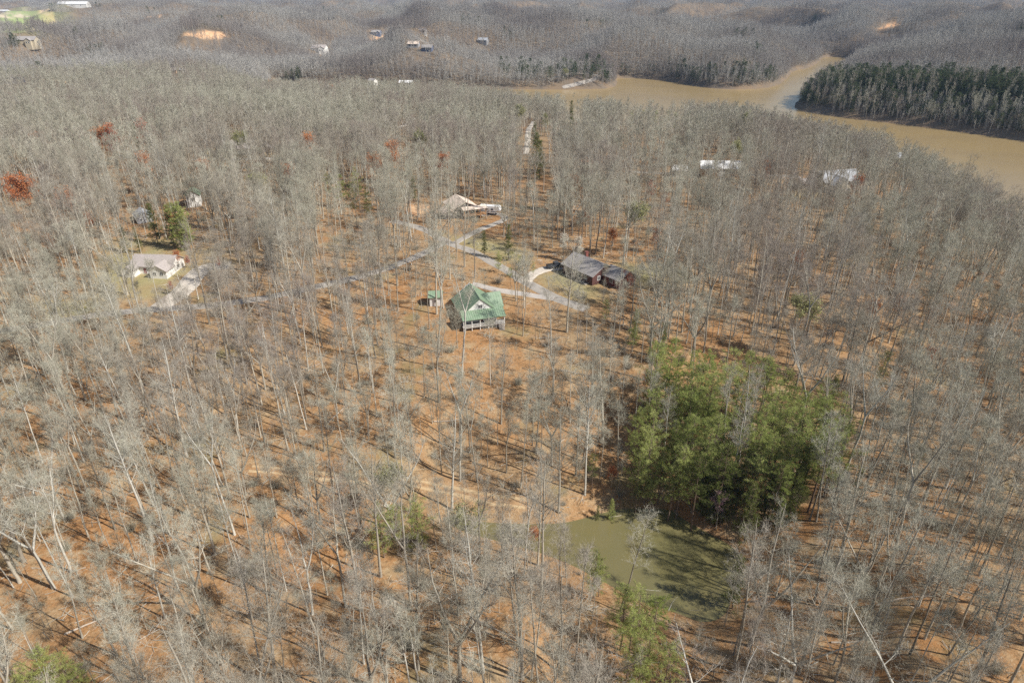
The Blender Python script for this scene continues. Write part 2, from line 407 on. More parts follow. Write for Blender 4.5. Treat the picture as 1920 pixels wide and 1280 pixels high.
nrm = np.roll(pond_poly, -1, 0)-np.roll(pond_poly, 1, 0); nrm = np.stack([nrm[:,1], -nrm[:,0]], 1); nrm /= np.linalg.norm(nrm, axis=1)[:,None]
s_ = sdf((pond_poly+nrm)[:,0], (pond_poly+nrm)[:,1], pond_poly).mean()
ex = pond_poly + nrm*(1.5 if s_ > 0 else -1.5)
me = bpy.data.meshes.new('pond_water'); me.from_pydata([(x, y, POND) for x, y in ex], [], [tuple(range(len(ex)))]); me.materials.append(M['pond'])
tag(put('pond_water', me), 'olive green pond between the trees', kind='structure')

# ------------------------------------------------------------------ roads
def road_mat(name, a, b, c):
    m, t, bs = new_mat(name, .95, .1)
    col = mixc(t, ramp(t, noise(t, .5, 5, .7), .35, .65), a, b)
    col = mixc(t, ramp(t, noise(t, 3.0, 4, .7), .55, .72), col, c)
    t.links.new(col, bs.inputs['Base Color']); return m
M['gravel'] = road_mat('gravel', (.31,.285,.255), (.42,.385,.34), (.33,.22,.13))
M['pale_gravel'] = road_mat('pale_gravel', (.42,.39,.36), (.50,.45,.40), (.38,.26,.17))
M['far_gravel'] = road_mat('far_gravel', (.33,.30,.27), (.40,.36,.31), (.30,.24,.19))
M['concrete'] = road_mat('concrete', (.50,.45,.39), (.60,.54,.46), (.38,.27,.18))
M['dirt'] = road_mat('dirt', (.46,.32,.18), (.53,.40,.24), (.33,.21,.11))
WS = .92
off = .10
for nm, (ln, w, mt) in roads.items():
    w = w*(WS if mt != 'dirt' else 1)
    # resample
    seg = np.hypot(*np.diff(ln, axis=0).T); s = np.concatenate([[0], np.cumsum(seg)]); n = max(8, int(s[-1]/(1.2 if s[-1] < 300 else 4)))
    ss = np.linspace(0, s[-1], n); c = np.stack([np.interp(ss, s, ln[:,0]), np.interp(ss, s, ln[:,1])], 1)
    tg = np.gradient(c, axis=0); tg /= np.linalg.norm(tg, axis=1)[:,None]; nn = np.stack([-tg[:,1], tg[:,0]], 1)
    off += .006
    lanes = [(-w/2, w/2)] if nm != 'dirt_track' else [(-1.3, -.35), (.35, 1.3)]
    Vs = []; Fs = []
    for a, bb in lanes:
        k = 7; base = len(Vs)
        e1 = fbm(ss/3, ss*0+3.3, 3)*.55; e2 = fbm(ss/3+40, ss*0+7.7, 3)*.55
        for j in range(k):
            u = j/(k-1); o_ = (a+e1)*(1-u)+(bb+e2)*u
            p = c + nn*o_[:,None]; zz = height(p[:,0], p[:,1])
            z_ = zz + off*(1 if 0 < j < k-1 else -2.0) + (.12 if np.hypot(*c.mean(0)) > 400 else 0)
            Vs += list(zip(p[:,0], p[:,1], z_))
        for j in range(k-1):
            for i in range(n-1):
                A = base+j*n+i; Fs += [(A, A+1, A+n+1), (A, A+n+1, A+n)]
    o = put(nm, mesh_arrays(nm, Vs, Fs, [M[mt]])); tag(o, nm.replace('_', ' ')+' winding through the woods', kind='structure')

# ------------------------------------------------------------------ tree geometry
class Acc:
    def __init__(s): s.V = []; s.F = []; s.n = 0
    def add(s, V, F): s.V.append(V); s.F.append(F+s.n); s.n += len(V)
    def arrays(s): return np.vstack(s.V), np.vstack(s.F)
def tube(acc, pts_, rad_, n):
    p = np.asarray(pts_, float); r = np.asarray(rad_, float); k = len(p)
    tg = np.gradient(p, axis=0); tg /= np.linalg.norm(tg, axis=1)[:,None]+1e-9
    up = np.array([0.2, .97, .1]) if abs(tg[0,2]) > .6 else np.array([0, 0, 1.0])
    a = np.cross(tg, up); a /= np.linalg.norm(a, axis=1)[:,None]+1e-9; b_ = np.cross(tg, a)
    ang = np.arange(n)*2*math.pi/n
    V = p[:,None,:] + r[:,None,None]*(a[:,None,:]*np.cos(ang)[None,:,None] + b_[:,None,:]*np.sin(ang)[None,:,None])
    i = np.arange(k-1)[:,None]*n + np.arange(n)[None,:]; j = np.arange(k-1)[:,None]*n + (np.arange(n)[None,:]+1) % n
    F = np.concatenate([np.stack([i, j, j+n], -1).reshape(-1,3), np.stack([i, j+n, i+n], -1).reshape(-1,3)])
    acc.add(V.reshape(-1,3), F)
def blades(acc, p0, d, L, w, g_):
    """thin tapering slivers from p0 along d"""
    n = len(p0); rnd = g_.normal(size=(n,3)); s = np.cross(d, rnd); s /= np.linalg.norm(s, axis=1)[:,None]+1e-9
    s *= np.asarray(w).reshape(-1,1)/2
    V = np.stack([p0-s, p0+s, p0+d*np.asarray(L).reshape(-1,1)], 1).reshape(-1,3)
    acc.add(V, np.arange(3*n).reshape(-1,3))
def unit(v): return v/(np.linalg.norm(v, axis=-1, keepdims=True)+1e-9)
def limb(g_, p, d, L, k=5, bend=.25, wig=.10):
    out = [np.array(p)]; d = np.array(d, float)
    for i in range(k):
        d = unit(d + np.array([0, 0, bend/k]) + g_.normal(size=3)*wig); out.append(out[-1]+d*L/k)
    return np.array(out)
def along(pl, t):
    t = np.clip(np.asarray(t), 0, .999)*(len(pl)-1); i = t.astype(int); f = (t-i)[:,None]
    return pl[i]*(1-f)+pl[i+1]*f, unit(pl[i+1]-pl[i])
def bare_tree(seed, H=25, spread=4.0, cb=.5, fork=0, lod=0, nl=18, r0=.26, lean=.03, upright=.5):
    H = H*.97; spread = spread*1.25; cb = cb*.92
    g_ = np.random.default_rng(seed); T = Acc(); C = Acc(); LM = Acc()
    k = 9; zs = np.linspace(0, H*(.9 if not fork else cb+.04), k)
    lx = g_.normal()*lean; ly = g_.normal()*lean; wob_ = np.cumsum(g_.normal(size=(k,2))*.011*H/5, 0); wob_[0] = 0
    tr = np.stack([lx*zs+wob_[:,0], ly*zs+wob_[:,1], zs], 1); tr[0,2] = -1.0
    ntr = 7 if lod == 0 else (4 if lod == 1 else 3)
    endr = .3 if not fork else .75
    rt = r0*(1-(1-endr)*np.linspace(0, 1, k)**1.1); rt[0] *= 1.35
    rt = rt*(.8 if lod < 2 else .55)
    tube(T, tr, rt, ntr)
    leaders = [(tr, cb, 1.0)]
    if fork:
        leaders = []
        for i in range(fork):
            a = 2*math.pi*(i+g_.random()*.5)/fork
            dd = unit(np.array([math.cos(a)*upright, math.sin(a)*upright, 1.0]))
            ld_ = limb(g_, tr[-1], dd, H*(1-cb)*g_.uniform(.85,1.05), 6, .35, .07)
            tube(T if i == 0 else LM, ld_, r0*.62*(1-.85*np.linspace(0, 1, 7)), max(3, ntr-2)); leaders.append((ld_, .12, .75))
    if not fork:
        top = limb(g_, tr[-1], unit(tr[-1]-tr[-2]), H*.12, 3, .1, .06); tube(LM, top, rt[-1]*np.array([1,.7,.4,.1]), 3)
    per = max(3, nl//len(leaders)); n3 = (6, 7, 0)[lod]; n4 = (3, 0, 0)[lod]; r0 = r0*(.8 if lod < 2 else .55)
    for ldr, t0, sf in leaders:
        ts = np.sort(g_.uniform(t0, .99, per)); P0, D0 = along(ldr, ts)
        for i in range(per):
            rel = (ts[i]-t0)/(1-t0+1e-6)
            a = i*2.4 + g_.normal()*.5
            el = R(g_.uniform(18, 50)+rel*22)
            d = unit(np.array([math.cos(a)*math.cos(el), math.sin(a)*math.cos(el), math.sin(el)]))
            L = spread*sf*(1.1-.62*rel)*g_.uniform(.65, 1.2)*(1.0 if rel > .12 else .7)
            pl = limb(g_, P0[i], d, L, 5 if lod == 0 else 3, .55, .13 if lod == 0 else .08)
            rl = r0*.30*(1-.45*rel)*(L/spread)**.5
            kk = len(pl)
            if lod < 2: tube(LM, pl, rl*(1-.8*np.linspace(0, 1, kk)), 4 if lod == 0 else 3)
            else: blades(C, P0[i:i+1], unit(pl[-1]-pl[0])[None], [L], [rl*2.6], g_)
            n2 = int((5+L*1.1)) if lod == 0 else (7 if lod == 1 else 11)
            t2 = g_.uniform(.2, .98, n2); P2, D2 = along(pl, t2)
            d2 = unit(D2*.9 + g_.normal(size=(n2,3))*.62 + np.array([0,0,.25])); L2 = L*.50*(1.15-t2*.6)*g_.uniform(.6,1.2,n2)
            if lod == 0:
                for j in range(n2):
                    s2 = limb(g_, P2[j], d2[j], L2[j], 2, .25, .14); tube(LM, s2, rl*.33*np.array([1,.7,.2]), 3)
            else: blades(C, P2, d2, L2, np.full(n2, (0, .08, .21)[lod]), g_)
            if n3:
                t3 = g_.uniform(.15, 1, (n2, n3)); p3 = (P2[:,None]+d2[:,None]*L2[:,None,None]*t3[...,None]).reshape(-1,3)
                d3 = unit(np.repeat(d2, n3, 0)*.8+g_.normal(size=(n2*n3,3))*.6+np.array([0,0,.3])); L3 = g_.uniform(.5,1.35,n2*n3)
                blades(C, p3, d3, L3, np.full(n2*n3, (.027, .060)[lod]), g_)
                if n4:
                    t4 = g_.uniform(.2, 1, (n2*n3, n4)); p4 = (p3[:,None]+d3[:,None]*L3[:,None,None]*t4[...,None]).reshape(-1,3)
                    d4 = unit(np.repeat(d3, n4, 0)*.8+g_.normal(size=(len(p4),3))*.7+np.array([0,0,.25]))
                    blades(C, p4, d4, g_.uniform(.3,.8,len(p4)), np.full(len(p4), .019), g_)
    if lod == 2: return T.arrays(), C.arrays()
    (lv, lf), (cv, cf) = LM.arrays(), C.arrays()
    return T.arrays(), (np.vstack([lv, cv]), np.vstack([lf, cf+len(lv)]), np.r_[np.zeros(len(lf)), np.ones(len(cf))])
def pine(seed, H=17, spread=3.0, cb=.3, dense=1.0, lod=0, cone=False, blade=.42):
    g_ = np.random.default_rng(seed); T = Acc(); C = Acc()
    k = 7; zs = np.linspace(0, H*.97, k); wob_ = np.cumsum(g_.normal(size=(k,2))*.07, 0); wob_[0] = 0
    tr = np.stack([wob_[:,0], wob_[:,1], zs], 1); tr[0,2] = -1.0
    tube(T, tr, .19*(H/17)*(1-.88*np.linspace(0,1,k)), 6 if lod == 0 else 3)
    nb = int((50 if lod == 0 else 26)*dense); ts = cb+(1-cb)*np.sort(g_.random(nb))**.85
    P0, _ = along(tr, ts)
    for i in range(nb):
        rel = (ts[i]-cb)/(1-cb); a = i*2.4+g_.normal()*.4
        if cone: L = spread*(1-rel)**.85*g_.uniform(.75,1.1)+.35; el = R(g_.uniform(5,30))
        else: L = spread*(math.sin(math.pi*min(1,(.22+.78*rel)))**.7*.9+.12)*g_.uniform(.45,1.25); el = R(g_.uniform(-8,22)+rel*28)
        d = np.array([math.cos(a)*math.cos(el), math.sin(a)*math.cos(el), math.sin(el)])
        pl = limb(g_, P0[i], d, L, 3, .15, .08)
        if lod == 0: tube(T, pl, .045*(1-.8*np.linspace(0,1,4)), 3)
        nc = max(2, int(L*(3.2 if lod == 0 else 1.2)))
        tt = g_.uniform(.25 if not cone else .1, 1.0, nc); pc, dc = along(pl, tt)
        pc = pc + g_.normal(size=pc.shape)*np.array([.24,.24,.10])
        nn_ = (13 if lod == 0 else 6) if not cone else (16 if lod == 0 else 7)
        p = np.repeat(pc, nn_, 0) + g_.normal(size=(nc*nn_,3))*.12
        dd = unit(np.repeat(dc, nn_, 0)*.35+g_.normal(size=(nc*nn_,3))*.8+np.array([0,0,.35]))
        s = 1 if lod == 0 else 2.4
        blades(C, p, dd, g_.uniform(.6,1.2,len(p))*blade*s, np.full(len(p), .062*s), g_)
    return T.arrays(), C.arrays()
def leafy(seed, H, spread, cb, leaf_n=2600, size=.26, **kw):
    T, C = bare_tree(seed, H, spread, cb, **kw)
    g_ = np.random.default_rng(seed+99); A = Acc()
    V = C[0]; tips = V[2::3] if False else V[g_.integers(len(V)//3, len(V), leaf_n)]
    p = tips+g_.normal(size=tips.shape)*.22
    blades(A, p, unit(g_.normal(size=p.shape)), g_.uniform(.7,1.4,leaf_n)*size, np.full(leaf_n, size), g_)
    return T, C, A.arrays()
def meshof(name, arr, mat, smooth=False):
    if isinstance(mat, list): return mesh_arrays(name, arr[0], arr[1], mat, arr[2], smooth=False)
    return mesh_arrays(name, arr[0], arr[1], [mat], smooth=smooth)
def joined(name, arrs, mats):
    V = []; F = []; mi = []; n = 0
    for i, a in enumerate(arrs):
        v, f = a[:2]; V.append(v); F.append(f+n); n += len(v)
        mi.append(np.where(a[2] > .5, 1, 0) if len(a) > 2 else np.full(len(f), i))
    return mesh_arrays(name, np.vstack(V), np.vstack(F), mats, np.concatenate(mi))
BT = []    # bare kinds: (look, H, trunk mesh, crown mesh)
specs = [('tall slender', dict(H=27, spread=3.6, cb=.50, nl=20, r0=.24)), ('tall straight', dict(H=29, spread=4.2, cb=.45, nl=22, r0=.30)),
         ('narrow-crowned', dict(H=24, spread=2.7, cb=.58, nl=17, r0=.19)), ('forked', dict(H=26, spread=4.6, cb=.42, fork=2, nl=20, r0=.28, upright=.35)),
         ('broad-crowned', dict(H=24, spread=5.2, cb=.34, fork=3, nl=24, r0=.36, upright=.6)), ('slim pole-like', dict(H=22, spread=2.1, cb=.62, nl=14, r0=.15)),
         ('leaning slender', dict(H=25, spread=3.4, cb=.52, nl=18, r0=.21, lean=.10)), ('many-limbed', dict(H=27, spread=5.0, cb=.36, nl=26, r0=.33)),
         ('twin-topped', dict(H=28, spread=3.9, cb=.60, fork=2, nl=18, r0=.27, upright=.22)), ('bushy-crowned', dict(H=16, spread=3.2, cb=.28, nl=18, r0=.14)),
         ('wide-forked', dict(H=23, spread=5.0, cb=.30, fork=3, nl=21, r0=.33, upright=.8)), ('thin young', dict(H=18, spread=2.2, cb=.45, nl=14, r0=.11, lean=.06))]
for i, (look, kw) in enumerate(specs):
    T_, C_ = bare_tree(100+i, **kw)
    BT.append((look, kw['H'], meshof('trunk', T_, M['bark'], True), meshof('trunk', T_, M['bark_pale'], True), meshof('crown', C_, [M['bark'], M['twigs']]), T_, C_, meshof('crown', C_, [M['bark_pale'], M['twigs']])))

def src_coll(name, meshes):
    c = bpy.data.collections.new(name)
    for i, me in enumerate(meshes):
        o = bpy.data.objects.new('%s_%02d' % (name, i), me); c.objects.link(o)
    return c
def scatter(name, P3, rotz, scl, ids, coll, label, tilt=None, sz=None):
    """ONE object of many instances"""
    n = len(P3); me = bpy.data.meshes.new(name); me.vertices.add(n); me.vertices.foreach_set('co', np.asarray(P3, np.float32).ravel())
    rot = np.zeros((n,3), np.float32); rot[:,2] = rotz
    if tilt is not None: rot[:,0] = tilt[:,0]; rot[:,1] = tilt[:,1]
    s3 = np.repeat(np.asarray(scl, np.float32)[:,None], 3, 1)
    if sz is not None: s3[:,2] *= sz
    a = me.attributes.new('rot', 'FLOAT_VECTOR', 'POINT'); a.data.foreach_set('vector', rot.ravel())
    a = me.attributes.new('scl', 'FLOAT_VECTOR', 'POINT'); a.data.foreach_set('vector', s3.astype(np.float32).ravel())
    a = me.attributes.new('pick', 'INT', 'POINT'); a.data.foreach_set('value', np.asarray(ids, np.int32))
    ng = bpy.data.node_groups.new(name, 'GeometryNodeTree')
    ng.interface.new_socket('Geometry', in_out='INPUT', socket_type='NodeSocketGeometry'); ng.interface.new_socket('Geometry', in_out='OUTPUT', socket_type='NodeSocketGeometry')
    gi = ng.nodes.new('NodeGroupInput'); go = ng.nodes.new('NodeGroupOutput'); ip = ng.nodes.new('GeometryNodeInstanceOnPoints')
    ci = ng.nodes.new('GeometryNodeCollectionInfo'); ci.inputs[0].default_value = coll; ci.inputs[1].default_value = True; ci.inputs[2].default_value = True
    def na(nm, ty):
        x = ng.nodes.new('GeometryNodeInputNamedAttribute'); x.data_type = ty; x.inputs[0].default_value = nm; return x.outputs[0]
    er = ng.nodes.new('FunctionNodeEulerToRotation')
    L = ng.links.new
    L(gi.outputs[0], ip.inputs['Points']); L(ci.outputs[0], ip.inputs['Instance']); ip.inputs['Pick Instance'].default_value = True
    L(na('pick', 'INT'), ip.inputs['Instance Index']); L(na('rot', 'FLOAT_VECTOR'), er.inputs[0]); L(er.outputs[0], ip.inputs['Rotation'])
    L(na('scl', 'FLOAT_VECTOR'), ip.inputs['Scale']); L(ip.outputs[0], go.inputs[0])
    o = put(name, me); mo = o.modifiers.new('scatter', 'NODES'); mo.node_group = ng
    return tag(o, label, kind='stuff')

# ------------------------------------------------------------------ where things stand (for clearings)
BUILD = []     # (x, y, clear radius)
def site(px, py, r=0):
    x, y, z = G(px, py)
    if r: BUILD.append((x, y, r))
    return x, y, z
S = dict(green=site(893,606,10), shed=site(818,563,4), red=site(1120,520,12), red2=site(1158,530,7), tan=site(868,397,10), camper=site(918,398,6), car=site(1041,500,3),
         white=site(290,512,12), hut=site(366,380,6), greyhut=site(262,418,7), longw=site(1350,322,12), smallw=site(1275,322,7), grey=site(1568,352,14), beige=site(1518,350,5),
         lakehouse=site(1690,300,10), dark=site(462,282,14), blue=site(603,96,15), dark2=site(707,62,15), farl=site(52,80,15))
GX1 = sdf  # alias
def clear_ok(x, y, clear=2.2):
    ok = np.ones(x.shape, bool)
    ok &= sdf(x, y, lake_poly) > .6
    ok &= sdf(x, y, pond_poly) > 1.5
    for nm, (ln, w, mt) in roads.items():
        if nm == 'dirt_track': ok &= line_dist(x, y, ln) > 2.8
        else: ok &= line_dist(x, y, ln) > w/2+1.3
    for bx, by, r in BUILD: ok &= np.hypot(x-bx, y-by) > r
    return ok

# ------------------------------------------------------------------ conifers and leafy trees by picture place of their tops
PN = []   # (look, meshes)
pspecs = [('wispy pine', dict(H=18, spread=3.8, cb=.34)), ('loose pine', dict(H=20, spread=4.2, cb=.42)), ('slim pine', dict(H=16, spread=3.0, cb=.28)),
          ('ragged pine', dict(H=17, spread=3.3, cb=.42, dense=.8)), ('full pine', dict(H=15, spread=3.2, cb=.15, dense=1.25))]
for i, (lk, kw) in enumerate(pspecs):
    T_, C_ = pine(300+i, **kw)
    PN.append((lk, kw['H'], meshof('trunk', T_, M['pine_bark']), meshof('crown', C_, M['needles']), meshof('crown', C_, M['needles_dark'])))
CE = []
for i, (lk, kw) in enumerate([('conical cedar', dict(H=13, spread=2.6, cb=.06, dense=1.7, cone=True, blade=.38)), ('narrow cedar', dict(H=12, spread=1.7, cb=.05, dense=1.6, cone=True, blade=.36))]):
    T_, C_ = pine(330+i, **kw); CE.append((lk, kw['H'], meshof('trunk', T_, M['pine_bark']), meshof('crown', C_, M['needles_dark']), meshof('crown', C_, M['needles'])))
FARP = []
for i in range(4):
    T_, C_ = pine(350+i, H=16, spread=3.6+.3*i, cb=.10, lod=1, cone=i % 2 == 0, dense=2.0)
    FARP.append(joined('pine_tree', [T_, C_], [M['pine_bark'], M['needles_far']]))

LAND = [('the green-roofed house', 900, 570, 90), ('the red brick house', 1130, 505, 80), ('the tan-roofed house', 867, 385, 80), ('the white house', 300, 495, 110), ('the green pond', 1230, 1030, 150),
        ('the dirt track', 900, 930, 190), ('the gravel road', 560, 545, 190), ('the grey-roofed house', 1568, 335, 100), ('the long white roof', 1350, 310, 90),
        ('the pine stand', 1400, 780, 200), ('the brown lake', 1850, 300, 150), ('the bare knoll', 380, 65, 100), ('the strait', 1540, 140, 80), ('the dark far bank', 1700, 190, 120)]
used = set()
_ones = 'zero one two three four five six seven eight nine ten eleven twelve thirteen fourteen fifteen sixteen seventeen eighteen nineteen'.split()
_tens = 'x x twenty thirty forty fifty sixty seventy eighty ninety'.split()
def inwords(v):
    v = int(round(v))
    if v < 0: return 'minus '+inwords(-v)
    if v < 20: return _ones[v]
    if v > 99: return 'one hundred'+('' if v == 100 else ' '+inwords(v-100))
    return _tens[v//10]+('' if v % 10 == 0 else '-'+_ones[v % 10])
def where(px, py):
    best = min(LAND, key=lambda l: math.hypot(px-l[1], (py-l[2])*1.2)/l[3])
    dx, dy = px-best[1], py-best[2]
    if max(abs(dx), abs(dy)*1.3) > 3.2*best[3]: return 'in the open woods'
    if abs(dx) > abs(dy)*1.2: w = 'right of' if dx > 0 else 'left of'
    else: w = 'below' if dy > 0 else 'above'
    return w+' '+best[0]
def unique_label(look, x, y, z):
    px, py, _ = proj(x, y, z)
    a, b_ = 100*px/W0, 100*py/H0
    wh = where(px, py)
    for da, db in sorted([(i*.5, j*.5) for i in range(-6, 7) for j in range(-6, 7)], key=lambda q: q[0]**2+q[1]**2):
        l = '%s %s, %s percent across, %s down' % (look, wh, inwords(a+da), inwords(b_+db))
        if len(l.split()) > 16: l = l.replace(' percent', '').replace(' bare tree', ' tree')
        if len(l.split()) > 16: l = l.replace('one hundred', 'hundred')
        if l not in used: break
    used.add(l); return l
TREES = []    # taken spots (x, y, r)
def tree_at(name, cat, x, y, z, s, meshes, label, group, rz=None):
    e = empty(name, (x, y, z), rng.uniform(0, 6.28) if rz is None else rz, s)
    for pn, me_ in meshes: put(pn, me_, e)
    tag(e, label, cat, group); TREES.append((x, y)); return e
GP = 'pines of the green stand'; GS = 'scattered evergreens'
def conifer(px, py, h, kind='pine', v=None, dark=False, group=GS):
    x, y, z = Gtop(px, py, h)
    lst = PN if kind == 'pine' else CE
    v = int(rng.integers(len(lst))) if v is None else v
    lk, H_, tm, cm, cdark = lst[v]
    s = h/H_
    if kind == 'pine': crown = cdark if dark else cm
    else: crown = cm if not dark else cdark
    hue = 'dark green' if (dark if kind == 'pine' else not dark) else 'yellow-green'
    nm = 'pine_tree' if kind == 'pine' else 'cedar_tree'
    return tree_at(nm, 'pine tree' if kind == 'pine' else 'cedar tree', x, y, z, s, [('trunk', tm), ('crown', crown)],
                   unique_label(hue+' '+lk, x, y, z), group)
# the stand
stand = np.array([0, -22.])+np.array([(1240,632),(1285,640),(1335,686),(1395,655),(1455,682),(1500,712),(1560,722),(1612,765),(1600,820),(1560,850),(1500,862),(1430,900),(1350,890),(1290,885),(1235,895),(1195,880),(1192,800),(1205,755),(1228,710)], float)
cand = []
yy = 605
while yy < 880:
    xx = 1185 + rng.uniform(0, 14)
    while xx < 1640:
        jx, jy = xx+rng.uniform(-11, 11), yy+rng.uniform(-9, 9)
        if sdf(np.array([jx]), np.array([jy]), stand)[0] < 2: cand.append((jx, jy))
        xx += rng.uniform(32, 45)
    yy += 25
for i, (a, b_) in enumerate(cand):
    if 1380 < a < 1470 and 730 < b_ < 790 and rng.random() < .5: continue
    conifer(a, b_, rng.uniform(10.5, 20.5), 'pine', dark=(b_ > 820 and a > 1290 and rng.random() < .6) or rng.random() < .1, group=GP)
for a, b_, h in [(1300,722,11),(1330,868,13),(1368,890,12),(1420,905,14),(1395,870,12),(1450,880,12),(1345,905,10),(1500,880,13),(1480,900,12),(1515,860,12)]:
    conifer(a, b_, h, 'cedar', v=0, group=GP)
for a, b_, h, k, dk in [(1665,655,12,'pine',False),(1195,578,10,'cedar',True),(1187,610,9,'pine',False),(1225,604,7,'cedar',False),(1138,560,8,'pine',False),(1248,605,11,'cedar',True),
        (708,938,13,'pine',False),(742,946,12,'pine',False),(778,926,14,'pine',False),(897,936,8,'pine',False),(1120,1028,11,'pine',False),(1128,1052,8,'pine',False),
        (1176,1092,14,'pine',False),(1206,1102,15,'pine',False),(1232,1112,13,'pine',False),(1190,1150,14,'pine',False),(1222,1168,13,'pine',False),(1256,1200,13,'pine',False),(1205,1215,12,'pine',False),
        (1396,1040,12,'cedar',False),(1150,935,6,'cedar',True),(1122,948,4,'cedar',False),(1115,850,9,'pine',True),(1205,880,11,'pine',False),(1225,900,9,'pine',False),
        (66,1212,11,'pine',False),(106,1222,10,'pine',False),(30,1240,10,'pine',False),(130,1240,9,'pine',False),
        (1735,825,6,'cedar',False),(1618,872,7,'cedar',False),(1570,700,9,'cedar',False),
        (953,420,12,'cedar',False),(908,430,9,'cedar',False),(935,470,7,'pine',False),(975,480,7,'pine',False),(958,500,6,'pine',False),(1000,490,5,'pine',False),
        (612,322,14,'pine',False),(636,326,14,'pine',False),(664,312,14,'pine',False),(655,345,14,'pine',True),(685,350,12,'pine',True),(735,345,12,'pine',True),(772,325,12,'pine',True),
        (318,376,17,'pine',False),(338,384,16,'pine',False),(326,398,13,'pine',False),(276,378,15,'cedar',False),(307,382,15,'cedar',False),(330,376,17,'cedar',True),(340,392,13,'cedar',True),(222,420,10,'cedar',False),(250,425,9,'cedar',False),
        (1009,246,20,'cedar',False),(1014,262,18,'cedar',False),(1004,228,15,'cedar',False),(1072,188,20,'cedar',False),(1022,212,14,'pine',False),(1040,205,14,'pine',True),(1104,214,15,'pine',False),(1128,216,15,'pine',False),
        (1185,206,15,'pine',False),(1208,204,15,'pine',False),(1232,206,15,'pine',False),(1252,206,15,'pine',False),(1268,210,15,'pine',False),(1308,212,14,'pine',False),(1480,215,14,'pine',False),(1470,222,12,'cedar',False),
        (1600,300,9,'cedar',False),(1740,352,9,'cedar',False),(1772,342,8,'pine',False),(1640,318,8,'cedar',False),(195,325,9,'cedar',False),(130,238,14,'cedar',False),(190,240,12,'pine',False),(250,236,14,'cedar',False)]:
    conifer(a, b_, h, k, dark=dk)
# far evergreens: small in the photograph, one mesh each
def far_conifer(x, y, h, group, look):
    z = hz(x, y); o = put('pine_tree', FARP[int(rng.integers(4))]); o.location = (x, y, z); o.rotation_euler = (0, 0, rng.uniform(0, 6.28))
    s = h/16; w_ = s*rng.uniform(1.0, 1.6); o.scale = (w_, w_*rng.uniform(.9, 1.1), s)
    tag(o, unique_label(look, x, y, z), 'pine tree', group); TREES.append((x, y))
rest = []
def far_band(px0, px1, n, d0, d1, h0, h1, group, look, shore=None):
    k = 0; tries = 0
    while k < n and tries < 4000:
        tries += 1
        a = rng.uniform(px0, px1); i = np.interp(a, shore[:,0], shore[:,1])
        bx, by = P(a, i, LAKE); L_ = math.hypot(bx, by); d = rng.uniform(d0, d1)
        x, y = bx*(1+d/L_), by*(1+d/L_)
        if sdf(np.array([x]), np.array([y]), lake_poly)[0] > 4:
            k += 1
            if group is None: rest.append((x, y, hz(x, y), rng.uniform(h0*.6, h1*1.1)/16))
            else: far_conifer(x, y, rng.uniform(h0, h1), group, look)
sh = np.array([(1490,206),(1560,218),(1700,234),(1850,254),(1930,266),(2000,275)], float)
far_band(1500, 1960, 75, 45, 85, 13, 19, 'dark pines along the far bank', 'dark bank pine', sh)
sh2 = np.array([(1158,146),(1200,147),(1260,153),(1300,161),(1345,167),(1400,168),(1455,161)], float)
far_band(1320, 1465, 22, 3, 30, 12, 17, 'evergreens on the lake shore', 'shoreline cedar', sh2)
far_band(1160, 1320, 8, 3, 14, 9, 13, 'evergreens on the lake shore', 'shoreline cedar', sh2)
far_band(1380, 1410, 6, 90, 170, 14, 19, 'evergreens on the lake shore', 'hillside pine', sh2)
sh3 = np.array([(930,166),(1080,168),(1150,166)], float)
far_band(935, 1140, 30, 4, 70, 11, 17, 'evergreens on the wooded point', 'dark point cedar', sh3)
far_band(1500, 2000, 760, 36, 125, 11, 19, None, '', sh); far_band(1490, 2000, 620, 3, 48, 7, 14, None, '', sh); far_band(930, 1150, 60, 6, 90, 14, 20, None, '', sh3); far_band(1250, 1470, 60, 3, 30, 12, 18, None, '', sh2)
far_band(1380, 1420, 12, 90, 170, 14, 19, None, '', sh2)
def far_group(px, py, n, wpx, hpx, h=15, look='far evergreen'):
    for _ in range(n):
        x, y, z = G(px+rng.uniform(-wpx, wpx), py+rng.uniform(-hpx, hpx)); far_conifer(x, y, h*rng.uniform(.8,1.2), 'far evergreens', look)
for a in [(390,50,14,30,2,14),(180,108,8,24,3),(205,160,4,40,5),(20,88,6,18,4),(150,70,4,10,6),(100,22,5,16,1,18),(185,17,2,5,1,18),(288,27,4,12,1,18),(1135,155,3,10,3),(635,95,4,8,4),
          (545,150,6,30,3,13),(1120,52,5,20,5),(1395,78,10,18,7),(960,70,4,16,6),(1230,30,4,12,4),(1540,45,6,16,6),(1905,70,6,20,8),(1570,75,5,14,5),(100,152,5,25,3),(600,24,4,30,2,18),(880,45,4,30,4)]:
    far_group(*a)

